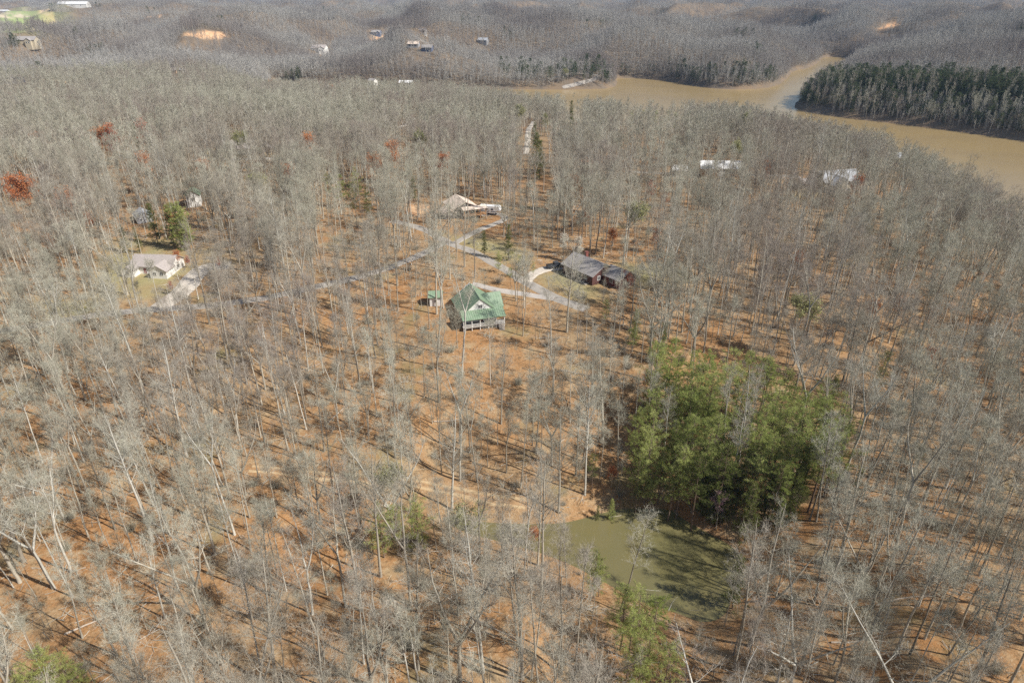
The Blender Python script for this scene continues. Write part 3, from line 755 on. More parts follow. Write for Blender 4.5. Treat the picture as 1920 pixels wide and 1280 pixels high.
# leafy oddities
LF = {}
def leaf_tree(px, py, h, matk, look, spread=3.2, n=2600, cat='leafy tree', group='trees in autumn or spring colour', name='leafy_tree', cb=.3, size=.26):
    key = (matk, spread, n)
    if key not in LF:
        T_, C_, A_ = leafy(500+len(LF), 12, spread, cb, leaf_n=n, size=size, nl=16, r0=.12)
        LF[key] = (meshof('trunk', T_, M['bark'], True), meshof('branches', C_, [M['bark'], M['twigs']]), meshof('crown', A_, M[matk]))
    a, b_, c = LF[key]; x, y, z = Gtop(px, py, h)
    tree_at(name, cat, x, y, z, h/12, [('trunk', a), ('branches', b_), ('crown', c)], unique_label(look, x, y, z), group)
for a in [(200,236,13),(178,243,11),(574,252,12),(732,267,12),(20,330,12),(42,333,11),(265,288,11),(120,355,10),(1248,362,8),(1690,556,9),(1640,562,9),(505,150,12),(1100,392,7),
          (1075,330,9),(320,402,8),(1750,650,8),(1003,990,5),(620,160,9),(1590,360,6),(330,470,6),(90,440,9),(160,400,9),(380,300,9),(540,310,9),(700,290,9),(830,290,9),(60,250,9),(1100,300,8),(1440,300,8),(1610,330,7),(1150,430,8),(1500,470,8),(1150,876,5),(1230,430,8),(1560,372,6)]:
    leaf_tree(a[0], a[1], a[2]+(6 if a[1] < 360 else 0), 'leaf_rust', 'rust-orange leaved tree')
for a in [(1220,340,9),(262,228,12),(1213,692,6),(1172,506,5),(1182,512,5),(410,484,4),(318,528,4),(204,240,12),(350,480,4),(1680,300,8)]:
    leaf_tree(a[0], a[1], a[2]+(6 if a[1] < 260 else 0), 'leaf_red', 'brick-red leaved tree', 2.8, 2200)
for a in [(1382,268,13),(1195,385,14),(1400,215,15),(975,200,14),(785,250,14),(480,330,13),(1510,560,12),(1330,215,13),(450,250,14),(730,880,8),(860,960,8),(1060,130,12)]:
    leaf_tree(a[0], a[1], a[2]+4, 'leaf_bud', 'olive budding tree', 3.6, 2000)
leaf_tree(1356, 922, 9, 'leaf_pink', 'pink flowering redbud', 2.6, 1500, 'redbud tree', None, 'redbud_tree')
for a in [(1058,436,9),(1086,442,9)]: leaf_tree(a[0], a[1], a[2], 'leaf_white', 'white flowering tree', 2.0, 1500, 'flowering tree', 'white flowering trees', 'flowering_tree')

# ------------------------------------------------------------------ the bare woods
taken = np.array(TREES)
def dense_map(px, py):
    """share of the 5 m cells that hold a tree"""
    p = np.full(px.shape, .90)
    def blob(cx, cy, rx, ry, v):
        w = np.clip(1.6-1.6*np.hypot((px-cx)/rx, (py-cy)/ry), 0, 1); return w*v
    p -= blob(860, 700, 480, 230, .27)
    p -= blob(1000, 500, 300, 100, .25)
    p -= blob(1430, 620, 260, 120, .15)
    p -= blob(1350, 780, 240, 130, .35)
    p -= blob(290, 510, 130, 60, .45)
    p -= blob(960, 640, 200, 120, .10)
    p -= blob(1080, 520, 110, 50, .3)
    p -= blob(300, 1130, 480, 220, .24)
    p -= blob(1450, 1100, 90, 120, .35)
    p -= blob(900, 930, 250, 40, .2)
    p += blob(980, 1130, 260, 90, .2)
    p -= blob(1600, 1150, 300, 120, .12)
    return np.clip(p, .1, 1)
def cells(r0, r1, cell, amax=64):
    """jittered grid over a fan between two distances"""
    n = int(2*r1/cell)+2
    gx, gy = np.meshgrid(np.arange(-n//2, n//2)*cell, np.arange(-int(30/cell) if r0 < 60 else int(r0*.4/cell), int(r1/cell)+1)*cell)
    gx = gx.ravel()+rng.uniform(-.46, .46, gx.size)*cell; gy = gy.ravel()+rng.uniform(-.46, .46, gy.size)*cell
    r = np.hypot(gx, gy); th = np.degrees(np.arctan2(gx, gy))
    k = (r >= r0) & (r < r1) & (np.abs(th) < amax)
    return gx[k], gy[k]
VIEW = [([(1112,966),(1240,956),(1290,986),(1385,1040),(1378,1118),(1310,1140),(1262,1110),(1200,1040),(1130,1005)], .97),
        ([(850,520),(950,540),(958,620),(850,618)], .9), ([(800,536),(832,536),(832,570),(800,570)], .85), ([(1020,480),(1085,460),(1190,500),(1190,545),(1130,545),(1010,520)], .85),
        ([(828,355),(945,380),(940,408),(828,408)], .9), ([(245,462),(345,470),(345,525),(245,525)], .85), ([(352,354),(378,354),(378,386),(352,386)], .9),
        ([(1318,298),(1380,298),(1380,324),(1318,324)], .9), ([(1262,306),(1290,306),(1290,326),(1262,326)], .8), ([(1505,310),(1605,310),(1605,364),(1505,364)], .75),
        ([(1660,280),(1708,280),(1708,302),(1660,302)], .8), ([(425,258),(500,258),(500,292),(425,292)], .7), ([(580,74),(624,74),(624,100),(580,100)], .97), ([(688,50),(726,50),(726,76),(688,76)], .95),
        ([(36,62),(72,62),(72,86),(36,86)], .97), ([(975,232),(1002,232),(1000,285),(980,285)], .9), ([(750,218),(782,218),(782,246),(750,246)], .9), ([(320,126),(350,126),(350,142),(320,142)], .8),
        ([(758,74),(815,74),(815,100),(758,100)], .9), ([(610,146),(800,142),(800,168),(610,168)], .55), ([(332,56),(430,54),(432,76),(335,78)], .97), ([(1640,40),(1690,40),(1690,60),(1640,60)], .9),
        ([(0,135),(45,135),(45,160),(0,160)], .6), ([(890,62),(925,62),(925,86),(890,86)], .6), ([(0,6),(50,6),(50,24),(0,24)], .9), ([(125,4),(165,4),(165,16),(125,16)], .9),
        ([(340,490),(440,485),(400,540),(345,560)], .5), ([(735,405),(850,440),(850,470),(730,425)], .6), ([(1030,130),(1140,130),(1140,168),(1030,168)], .5),
        ([(1340,915),(1375,915),(1375,965),(1340,965)], .9), ([(1190,640),(1330,640),(1500,700),(1610,760),(1590,860),(1420,900),(1200,900)], .5), ([(1170,1085),(1270,1085),(1270,1280),(1170,1280)], .6),
        ([(270,375),(355,375),(355,430),(270,430)], .8), ([(690,935),(800,925),(800,990),(690,990)], .8), ([(990,222),(1030,222),(1030,300),(990,300)], 1.4), ([(1060,184),(1086,184),(1086,214),(1060,214)], 1.4),
        ([(1172,200),(1280,200),(1280,222),(1172,222)], 1.2), ([(602,318),(692,318),(692,368),(602,368)], 1.2), ([(262,372),(358,372),(358,434),(262,434)], 1.4), ([(1108,1020),(1145,1020),(1145,1065),(1108,1065)], .9),
        ([(245,462),(345,470),(345,525),(245,525)], .6), ([(895,378),(940,378),(940,408),(895,408)], 1.3), ([(828,355),(900,370),(900,408),(828,408)], .8), ([(1170,1085),(1270,1085),(1270,1280),(1170,1280)], .7),
        ([(1000,978),(1115,970),(1115,1000),(1000,1000)], .6), ([(170,225),(280,220),(280,256),(170,256)], .9), ([(0,322),(60,322),(60,345),(0,345)], 1.0), ([(345,355),(385,355),(385,388),(345,388)], 1.2), ([(30,1205),(140,1205),(140,1275),(30,1275)], .9)]
VIEW = [(np.array(a, float), b_) for a, b_ in VIEW]
ROADPX = [np.array(v[0], float) for v in road_px.values()]
def seen_through(x, y, z, h):
    """trees that would hide the clearings the photograph looks into are left out"""
    keep = np.ones(len(x), bool); roll = rng.random(len(x))
    for f_, g_ in ((1.0, 1.0), (.86, 1.0), (.7, 1.0), (.5, .75), (.25, .5)):
        px, py, _ = proj(x, y, z+h*f_)
        for poly, pr in VIEW: keep &= ~((sdf(px, py, poly) < ((8 if poly[0,1] > 170 else 1) if f_ > .6 else 0)) & (roll < pr*g_*(.84 if poly[0,1] < 170 else .66 if poly[0,1] < 600 else 1)))
        if f_ > .6:
            for ln in ROADPX: keep &= ~((line_dist(px, py, ln) < 10) & (roll < .42))
    return keep
def grown(x, y, dens=True, far=False, hh=24):
    z = height(x, y); px, py, f = proj(x, y, z); px2, py2, f2 = proj(x, y, z+26)
    k = (np.minimum(px, px2) < W0+230) & (np.maximum(px, px2) > -170) & (py2 < H0+160) & (f2 > 6)
    k &= clear_ok(x, y) & seen_through(x, y, z, hh)
    if dens: k &= rng.random(len(x)) < dense_map(px, py)
    if len(taken): 
        for tx, ty in taken:
            k &= (x-tx)**2+(y-ty)**2 > 4.5
    for zs in (field_z, bare_z):
        for z_ in zs: k &= sdf(x, y, z_) > 0
    for z_ in grass_z: k &= (sdf(x, y, z_) > 0) | (rng.random(len(x)) < .25)
    return x[k], y[k], z[k], px[k], py[k]
x, y = cells(20, 330, 4.4, 85)
x, y, z, px, py = grown(x, y)
r = np.hypot(x, y)
_, pyt, _ = proj(x, y, z+25)
inframe = (px > -20) & (px < W0+20) & (py < H0+170) & (pyt > 0) & (pyt < H0-30)
order = np.argsort(r + np.where(inframe, 0, 1e6))
nind = 300
ind = np.zeros(len(x), bool); ind[order[:nind]] = True
kindw = np.array([.15,.12,.15,.08,.045,.16,.10,.05,.06,.035,.025,.06]); kindw /= kindw.sum()
kid = rng.choice(len(BT), len(x), p=kindw); scl = rng.uniform(.58, 1.08, len(x)); rot = rng.uniform(0, 6.28, len(x))
pale = rng.random(len(x)) < .24
for i in np.nonzero(ind)[0]:
    lk, H_, tm, tp, cm, _, _, cp = BT[kid[i]]
    e = empty('bare_tree', (x[i], y[i], z[i]), rot[i], scl[i]); e.rotation_euler = (rng.normal()*.02, rng.normal()*.02, rot[i])
    put('trunk', tp if pale[i] else tm, e); put('crown', cp if pale[i] else cm, e)
    tag(e, unique_label(('pale ' if pale[i] else 'grey ')+lk+' bare tree', x[i], y[i], z[i]), 'bare tree', 'bare trees of the near woods')
# slim understorey trees between the big ones
ux, uy = cells(20, 330, 4.4, 85)
uz = height(ux, uy); upx, upy, _ = proj(ux, uy, uz)
uk = clear_ok(ux, uy) & (upx > -150) & (upx < W0+200) & (upy < H0+120) & (rng.random(len(ux)) < .42+.5*fbm(ux/40, uy/40, 2)) & seen_through(ux, uy, uz, 9)
ux, uy, uz = ux[uk], uy[uk], uz[uk]; uid = rng.choice([5, 11, 9, 2, 11], len(ux)); usc = rng.uniform(.30, .66, len(ux)); nu = len(ux)
# near stuff: same trees as instances
meshes = [joined('tree', [b_[5], b_[6]], [M['bark'], M['twigs']]) for b_ in BT] + [joined('tree', [b_[5], b_[6]], [M['bark_pale'], M['twigs']]) for b_ in BT]
cn = src_coll('near_tree_kind', meshes)
k = ~ind
scatter('winter_woods', np.vstack([np.stack([x, y, z], 1)[k], np.stack([ux, uy, uz], 1)]), np.r_[rot[k], rng.uniform(0, 6.28, nu)], np.r_[scl[k], usc], np.r_[kid[k]+np.where(pale[k], len(BT), 0), uid], cn, 'rest of the leafless winter woods around the houses')
# middle distance
LOD1 = []
for i, (lk, kw) in enumerate(specs[:9]):
    T_, C_ = bare_tree(700+i, lod=1, **kw); LOD1.append(joined('tree', [T_, C_], [M['bark'] if i % 3 else M['bark_pale'], M['twigs']]))
cm_ = src_coll('middle_tree_kind', LOD1)
x, y = cells(330, 800, 4.2, 50); x, y, z, px, py = grown(x, y, hh=20)

k = ~((sdf(x, y, lake_poly) < 125) & (np.hypot(x, y) > 520) & (x > 180) & (rng.random(len(x)) < .6)); x, y, z = x[k], y[k], z[k]
kid = rng.integers(0, len(LOD1), len(x))
scatter('middle_woods', np.stack([x, y, z], 1), rng.uniform(0, 6.28, len(x)), rng.uniform(.55, .95, len(x))*np.clip(1.12-np.hypot(x, y)/3000, .8, 1), kid, cm_, 'leafless woods covering the slopes between the houses and lake')
# far hills: lighter trees, then clumps of trees
LOD2 = []
for i, (lk, kw) in enumerate(specs[:8]):
    kw = dict(kw); kw['nl'] = 26; kw['cb'] = .25; kw['spread'] *= 1.15
    T_, C_ = bare_tree(800+i, lod=2, **kw); LOD2.append(joined('tree', [T_, C_], [M['bark'], M['twigs_far']]))
cf_ = src_coll('far_tree_kind', LOD2)
x, y = cells(800, 1900, 4.6, 45); x, y, z, px, py = grown(x, y, False, hh=17)
fs = rng.uniform(.50, .90, len(x))
sx, sy = cells(560, 1700, 3.4, 45); dl = sdf(sx, sy, lake_poly); kk = (dl > .4) & (dl < 26) & ((np.hypot(sx, sy) > 830) | (sx > 300)); sx, sy = sx[kk], sy[kk]; spx, _, _ = proj(sx, sy, sx*0+LAKE)
kk = clear_ok(sx, sy) & (spx < W0+150); sx, sy = sx[kk], sy[kk]
x = np.r_[x, sx]; y = np.r_[y, sy]; z = np.r_[z, height(sx, sy)]; fs = np.r_[fs, rng.uniform(.28, .55, len(sx))]
scatter('far_woods', np.stack([x, y, z], 1), rng.uniform(0, 6.28, len(x)), fs, rng.integers(0, len(LOD2), len(x)), cf_, 'leafless woods on the hills beyond the lake')
print('far', len(x))
LOD3 = []
for j in range(6):
    arrs = []
    g_ = np.random.default_rng(900+j)
    for q_ in range(5):
        kw = dict(specs[int(g_.integers(8))][1]); kw['nl'] = 14; kw['cb'] = .2; kw['r0'] *= 1.5
        (tv, tf), (cv, cf) = bare_tree(900+j*7+q_, lod=2, **kw)
        o_ = np.array([g_.uniform(-8, 8), g_.uniform(-8, 8), 0]); cs = np.array([.8,.8,.72])
        arrs.append((tv*cs+o_, tf)); arrs.append((cv*cs+o_, cf))
    LOD3.append(joined('trees', arrs, [M['bark'], M['twigs_far']]*5))
cc_ = src_coll('far_clump_kind', LOD3)
x, y = cells(1900, 7500, 15, 43); x, y, z, px, py = grown(x, y, False)
sc3 = 1.0+np.clip((np.hypot(x, y)-1900)/6000, 0, 1)*.25
scatter('horizon_woods', np.stack([x, y, z], 1), rng.uniform(0, 6.28, len(x)), sc3*rng.uniform(.8, 1.05, len(x)), rng.integers(0, 6, len(x)), cc_, 'leafless woods rolling to the hazy horizon')
print('horizon', len(x))
# underbrush: saplings and twiggy shrubs
BR = []
for j in range(6):
    g_ = np.random.default_rng(950+j); A = Acc()
    n_ = 150; p0 = np.zeros((n_,3)); p0[:,:2] = g_.normal(size=(n_,2))*.25
    d_ = unit(g_.normal(size=(n_,3))*np.array([.55,.55,.2])+np.array([0,0,1.0])); L_ = g_.uniform(.8, 3.2, n_); blades(A, p0, d_, L_, np.full(n_, .035), g_)
    t_ = g_.uniform(.3,1,(n_,6)); p1 = (p0[:,None]+d_[:,None]*L_[:,None,None]*t_[...,None]).reshape(-1,3)
    blades(A, p1, unit(np.repeat(d_,6,0)+g_.normal(size=p1.shape)*.6), g_.uniform(.3,.9,len(p1)), np.full(len(p1), .025), g_)
    BR.append(meshof('brush', A.arrays(), M['twigs']))
cb_ = src_coll('brush_kind', BR)
x, y = cells(25, 330, 4.6, 85)
z = height(x, y); px, py, f = proj(x, y, z)
k = clear_ok(x, y) & (px > -150) & (px < W0+150) & (py < H0+100) & (rng.random(len(x)) < .16*np.clip(.6+fbm(x/30, y/30, 2)*2.5, 0, 1)+.08)
x, y, z = x[k], y[k], z[k]
scatter('underbrush', np.stack([x, y, z-.05], 1), rng.uniform(0, 6.28, len(x)), rng.uniform(.35, 1.1, len(x)), rng.integers(0, 6, len(x)), cb_, 'grey twiggy underbrush and saplings on the forest floor')
ST = []
for j in range(6):
    g_ = np.random.default_rng(980+j); A = Acc()
    for q_ in range(9):
        a_ = g_.uniform(0, 6.28); c_ = np.array([g_.normal()*1.6, g_.normal()*1.6, .12]); L_ = g_.uniform(.6, 3.2); d_ = np.array([math.cos(a_), math.sin(a_), g_.uniform(-.03, .10)])
        pl = limb(g_, c_-d_*L_/2, d_, L_, 4, 0, .09); w_ = g_.uniform(.02, .06); tube(A, pl, w_*np.array([1, .85, .65, .4, .15]), 4)
        p_, dd_ = along(pl, g_.uniform(.3, .95, 3)); blades(A, p_, unit(dd_+g_.normal(size=(3,3))*np.array([.7,.7,.25])), g_.uniform(.3, .9, 3), np.full(3, .03), g_)
    ST.append(meshof('sticks', A.arrays(), M['bark_pale'] if j % 2 else M['bark']))
cs_ = src_coll('stick_kind', ST)
x, y = cells(25, 290, 3.6, 85); px, py, _ = proj(x, y, height(x, y))
k = clear_ok(x, y) & (px > -120) & (px < W0+120) & (py < H0+80) & (rng.random(len(x)) < .5); x, y = x[k], y[k]
scatter('fallen_branches', np.stack([x, y, height(x, y)], 1), rng.uniform(0, 6.28, len(x)), rng.uniform(.6, 1.4, len(x)), rng.integers(0, 6, len(x)), cs_, 'broken sticks and branches littering the leaf-covered ground')
fc = src_coll('far_pine_kind', FARP); rp = np.array(rest)
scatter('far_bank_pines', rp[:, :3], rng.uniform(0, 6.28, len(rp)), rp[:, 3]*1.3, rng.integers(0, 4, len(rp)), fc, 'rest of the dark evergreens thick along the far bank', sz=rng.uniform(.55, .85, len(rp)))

# ------------------------------------------------------------------ buildings
M['green_metal'] = simple('green_metal_roof', (.19,.275,.175), (.25,.325,.225), .8, .45, .5)
M['white_wall'] = simple('white_siding', (.78,.76,.72), (.70,.68,.64), 1.2, .7)
M['brick'] = simple('red_brick', (.22,.075,.06), (.17,.06,.05), 3, .85, bump=.3)
M['shaded_brick'] = simple('shaded_brick', (.13,.06,.05), (.10,.05,.045), 3, .85, bump=.3)  # darker copy of the brick for the main block, shade put into its colour
M['dark_brick'] = simple('shadow_grey_brick', (.14,.12,.12), (.19,.15,.14), 3, .85, bump=.3)
M['grey_shingle'] = simple('grey_shingle', (.37,.34,.32), (.29,.265,.25), 1.6, .9, bump=.4)
M['brown_shingle'] = simple('brown_shingle', (.43,.38,.35), (.34,.30,.28), 1.6, .9, bump=.4)
M['tan_roof'] = simple('tan_roof', (.76,.63,.52), (.62,.50,.41), .7, .85, bump=.3)
M['dark_wall'] = simple('dark_siding', (.10,.09,.085), (.14,.12,.11), 1.2, .8)
M['timber'] = simple('timber', (.52,.31,.16), (.40,.23,.12), 1.5, .8)
M['white_metal'] = simple('white_metal_roof', (.80,.79,.77), (.70,.69,.68), .6, .4, .5)
M['silver_roof'] = simple('silver_roof', (.44,.45,.47), (.36,.37,.39), .6, .5, .5)
M['tan_wall'] = simple('tan_siding', (.55,.47,.34), (.47,.40,.29), 1.2, .8)
M['grey_wall'] = simple('grey_siding', (.36,.36,.37), (.30,.30,.31), 1.2, .8)
M['blue_wall'] = simple('blue_siding', (.12,.15,.24), (.10,.12,.19), 1.2, .8)
M['trim'] = simple('white_trim', (.80,.79,.76), (.74,.73,.70), 1.5, .6)
M['glass'] = simple('dark_glass', (.03,.035,.045), (.045,.05,.06), 1, .08, .6)
M['door_red'] = simple('dark_red_door', (.28,.05,.04), None, 2, .6)
M['deck'] = simple('grey_deck', (.34,.30,.26), (.28,.25,.22), 2, .8)
M['tyre'] = simple('tyre', (.02,.02,.02), (.03,.03,.03), 5, .9)
M['steel'] = simple('steel_rim', (.5,.5,.52), None, 5, .35, .5, metallic=.8)
M['log'] = simple('weathered_log', (.50,.42,.34), (.36,.29,.23), 2, .9, bump=.4)

def xf(cx, cy, z0, rz):
    c, s_ = math.cos(rz), math.sin(rz)
    return lambda p: (cx+p[0]*c-p[1]*s_, cy+p[0]*s_+p[1]*c, z0+p[2])
def moved(mb, f): mb.v = [f(p) for p in mb.v]; return mb
def ring_win(root, f, x0, y0, z0, nx_, ny_, w, h, name='window', pm=None):
    """a framed window on a wall at x0,y0 facing nx_,ny_"""
    tx, ty = -ny_, nx_
    def bx(a0, a1, b0, b1, d0, d1):
        m = MB(); P8 = []
        for zz in (b0, b1):
            for (a, d) in ((a0,d0),(a1,d0),(a1,d1),(a0,d1)): P8.append((x0+tx*a+nx_*d, y0+ty*a+ny_*d, zz))
        m.hexa(P8); return m
    fr = MB()
    for a0, a1, b0, b1 in ((-w/2-.12, w/2+.12, z0-.12, z0), (-w/2-.12, w/2+.12, z0+h, z0+h+.12), (-w/2-.12, -w/2, z0, z0+h), (w/2, w/2+.12, z0, z0+h), (-.04, .04, z0, z0+h)):
        t_ = bx(a0, a1, b0, b1, .005, .09); n = len(fr.v); fr.v += t_.v; fr.f += [tuple(i+n for i in q_) for q_ in t_.f]
    fo = moved(fr, f).build(name, M['trim'], root)
    moved(bx(-w/2, w/2, z0, z0+h, .003, .05), f).build('pane' if name == 'window' else 'panel', pm or M['glass'], fo)
def block(root, f, w, d, h, rh, wallm, roofm, over=.5, ribs=0, base=-2.5, gable_over=None, wins=(), door=None, chimney=None, thick=.18, hipx=0):
    """walls, pitched roof with its ridge along local y, openings; f places it"""
    W = MB()
    prof = [(-w/2, base), (w/2, base), (w/2, h), (0, h+rh), (-w/2, h)]
    W.prism(prof, -d/2, d/2); moved(W, f).build('wall', wallm, root)
    sl = rh/(w/2); ov = over; e = h-sl*ov; go = over if gable_over is None else gable_over
    Rf = MB()
    y0, y1 = -d/2-go, d/2+go; hp = hipx
    for sx in (-1, 1):
        a = (sx*(w/2+ov), e+.03); b_ = (0, h+rh+.03)
        Rf.hexa([(a[0], y0, a[1]), (a[0], y1, a[1]), (b_[0], y1-hp, b_[1]), (b_[0], y0, b_[1]),
                 (a[0], y0, a[1]+thick), (a[0], y1, a[1]+thick), (b_[0], y1-hp, b_[1]+thick), (b_[0], y0, b_[1]+thick)])
        if ribs:
            n = int(d/ribs)
            for i in range(n+1):
                yy_ = y0+(y1-hp-y0)*(i/n)*.998+.01
                Rf.hexa([(a[0], yy_, a[1]+thick-.01), (a[0], yy_+.05, a[1]+thick-.01), (b_[0], yy_+.05, b_[1]+thick-.01), (b_[0], yy_, b_[1]+thick-.01),
                         (a[0], yy_, a[1]+thick+.05), (a[0], yy_+.05, a[1]+thick+.05), (b_[0], yy_+.05, b_[1]+thick+.05), (b_[0], yy_, b_[1]+thick+.05)])
    if hp:
        A_ = (-(w/2+ov), y1, e+.03); B_ = ((w/2+ov), y1, e+.03); C_ = (0, y1-hp, h+rh+.035)
        up = lambda q_: (q_[0], q_[1]+.02, q_[2]+thick)
        n = len(Rf.v); Rf.v += [A_, B_, C_, up(A_), up(B_), up(C_)]
        Rf.f += [(n, n+2, n+1), (n+3, n+4, n+5), (n, n+1, n+4, n+3), (n+1, n+2, n+5, n+4), (n+2, n, n+3, n+5)]
    ro = moved(Rf, f).build('roof', roofm, root)
    rc = MB(); rc.prism([(-.22, h+rh+thick-.09), (0, h+rh+thick+.09), (.22, h+rh+thick-.09)], y0-.02, y1-hp+.02); moved(rc, f).build('ridge_cap', roofm, ro)
    if chimney:
        cx_, cy_ = chimney; cb2 = MB(); cb2.box(cx_-.5, cx_+.5, cy_-.4, cy_+.4, h, h+rh+1.1); cb2.box(cx_-.6, cx_+.6, cy_-.5, cy_+.5, h+rh+1.1, h+rh+1.25)
        moved(cb2, f).build('chimney', M['brick'], ro)
    side = dict(front=(0, -d/2, 0, -1), back=(0, d/2, 0, 1), left=(-w/2, 0, -1, 0), right=(w/2, 0, 1, 0))
    for sd_, u, z0, ww, hh in wins:
        x0, y0_, nx_, ny_ = side[sd_]; ring_win(root, f, x0+(u if nx_ == 0 else 0), y0_+(u if ny_ == 0 else 0), z0, nx_, ny_, ww, hh)
    if door:
        sd_, u, ww, hh, dm = door; x0, y0_, nx_, ny_ = side[sd_]
        ring_win(root, f, x0+(u if nx_ == 0 else 0), y0_+(u if ny_ == 0 else 0), 0, nx_, ny_, ww, hh, 'door', dm)
def house(px, py, name, label, rz=0, cat='house', dz=0, group=None, at=None):
    x, y, z = at or G(px, py); e = empty(name, (x, y, z+dz), rz); tag(e, label, cat, group); return e, (lambda dx=0, dy=0, dzz=0, r=0: xf(dx, dy, dzz, r))
def std_wins(d, w, z=1.0):
    return [('front', -w*.25, z, 1.0, 1.2), ('front', w*.25, z, 1.0, 1.2), ('left', -d*.28, z, 1.1, 1.2), ('left', d*.22, z, 1.1, 1.2), ('right', -d*.28, z, 1.1, 1.2), ('right', d*.25, z, 1.1, 1.2)]

# the green-roofed house
e, T = house(893, 592, 'house', 'white house with green metal roof, white front gable and porch, among bare trees', R(17), dz=.4)
e.scale = (.9, .9, .9)
block(e, T(0, 1.5), 10.0, 13, 3.0, 4.2, M['white_wall'], M['green_metal'], .9, ribs=.6, hipx=1.5, gable_over=.25,
      wins=[('front', 0, 4.3, 1.1, 1.1), ('front', -2.8, .9, 1.2, 1.4), ('front', 2.8, .9, 1.2, 1.4), ('left', -3, .9, 1.2, 1.3), ('left', 3, .9, 1.2, 1.3), ('right', -4.4, .9, 1.2, 1.3)], door=('front', .2, 1.1, 2.1, M['door_red']))
block(e, T(4.2, 2.0, 0, R(90)), 6.5, 6.5, 2.9, 2.7, M['white_wall'], M['green_metal'], .7, ribs=.6, wins=[('front', 0, .9, 1.3, 1.3), ('left', 0, .9, 1.2, 1.3)])
pr = MB()
pr.hexa([(-6.1,-8.4,2.35),(6.9,-8.4,2.35),(6.9,-4.7,3.95),(-6.1,-4.7,3.95),(-6.1,-8.4,2.5),(6.9,-8.4,2.5),(6.9,-4.7,4.1),(-6.1,-4.7,4.1)])
for i in range(21): xx = -6.05+i*.64; pr.hexa([(xx,-8.4,2.49),(xx+.05,-8.4,2.49),(xx+.05,-4.72,4.09),(xx,-4.72,4.09),(xx,-8.4,2.56),(xx+.05,-8.4,2.56),(xx+.05,-4.72,4.16),(xx,-4.72,4.16)])
pr.build('porch_roof', M['green_metal'], e)
dk = MB(); dk.box(-5.9, 6.7, -8.2, -5.01, -.25, 0.0); dk.build('porch_deck', M['deck'], e)
for i in range(6):
    p_ = MB(); x_ = -5.7+i*2.44; p_.box(x_-.09, x_+.09, -8.1, -7.92, -2.5, 2.42); p_.box(x_-.14, x_+.14, -8.15, -7.87, .002, .2); p_.build('porch_post', M['trim'], e)
rl = MB(); rl.box(-5.6, 6.4, -8.04, -7.98, .85, .95); rl.box(-5.6, 6.4, -8.04, -7.98, .12, .18)
for i in range(75): rl.box(-5.6+i*.16, -5.56+i*.16, -8.03, -7.99, .18, .85)
rl.build('railing', M['trim'], e)
st = MB()
for i in range(5): st.box(4.6, 6.2, -8.5-.3*i, -8.2-.3*i, -2.4, -.2-.28*i)
st.build('steps', M['deck'], e)
# shed
e, T = house(818, 568, 'shed', 'small white shed with green roof left of the green-roofed house', R(4), 'shed')
block(e, T(0, 0, 0, R(90)), 3.6, 3.4, 2.5, 1.0, M['white_wall'], M['green_metal'], .3, ribs=.5, wins=[('left', 0, 1.1, .7, .7)], door=('right', 0, .9, 1.9, M['trim']))
# red brick house
e, T = house(1120, 518, 'brick_house', 'long red brick house with grey shingle roof beside the concrete driveway', R(38), dz=.2)
e.scale = (.92, .92, .92)
block(e, T(-1.5, 2.5), 10.5, 14, 3.0, 2.6, M['shaded_brick'], M['grey_shingle'], .6, wins=std_wins(14, 10)+[('left', -1, .4, 1.6, 1.9)], chimney=(1.4, 3), door=('left', 1.5, 1.1, 2.1, M['door_red']))
block(e, T(1.6, -8.2), 7.5, 7.2, 2.6, 2.1, M['brick'], M['grey_shingle'], .5, wins=[('front', 0, 1.0, 1.4, 1.2), ('left', 0, .8, 1.4, 1.4), ('right', 0, .8, 1.4, 1.4)])
pt = MB(); pt.box(-8.4, -6.81, -3, 2, -.3, .05); pt.build('porch_slab', M['deck'], e)
# tan-roofed house
e, T = house(866, 401, 'house', 'dark-walled house with pale tan roof and orange timber porch', R(23), dz=.3)
e.scale = (.88, .88, .88)
block(e, T(0, 1), 11, 12.5, 3.6, 2.7, M['dark_wall'], M['tan_roof'], .7, wins=std_wins(12, 10, 1.2)+[('front', 0, 4.0, 1.4, 1.1)])
block(e, T(-7.4, -2.4), 5.6, 7, 2.3, 1.3, M['dark_wall'], M['tan_roof'], .4, wins=[('front', 0, .9, 1.4, 1.0), ('left', 0, .9, 1.2, 1.0)])
dk = MB(); dk.box(-2.0, 8.2, -8.9, -5.26, 1.0, 1.2); dk.build('porch_deck', M['timber'], e)
for i in range(5):
    p_ = MB(); x_ = -1.8+i*2.45; p_.box(x_-.12, x_+.12, -8.8, -8.56, -2, 3.5); p_.build('porch_post', M['timber'], e)
pr = MB(); pr.box(-1.9, 8.1, -8.78, -8.6, 1.9, 2.02); pr.box(-2.1, 8.3, -8.8, -8.58, 3.5, 3.75)
for i in range(40): pr.box(-1.9+i*.25, -1.84+i*.25, -8.72, -8.66, 1.2, 1.9)
pr.build('railing', M['timber'], e)
pr = MB(); pr.hexa([(-2.4,-9.3,3.76),(8.6,-9.3,3.76),(8.6,-5.9,4.3),(-2.4,-5.9,4.3),(-2.4,-9.3,3.9),(8.6,-9.3,3.9),(8.6,-5.9,4.45),(-2.4,-5.9,4.45)]); pr.build('porch_roof', M['tan_roof'], e)
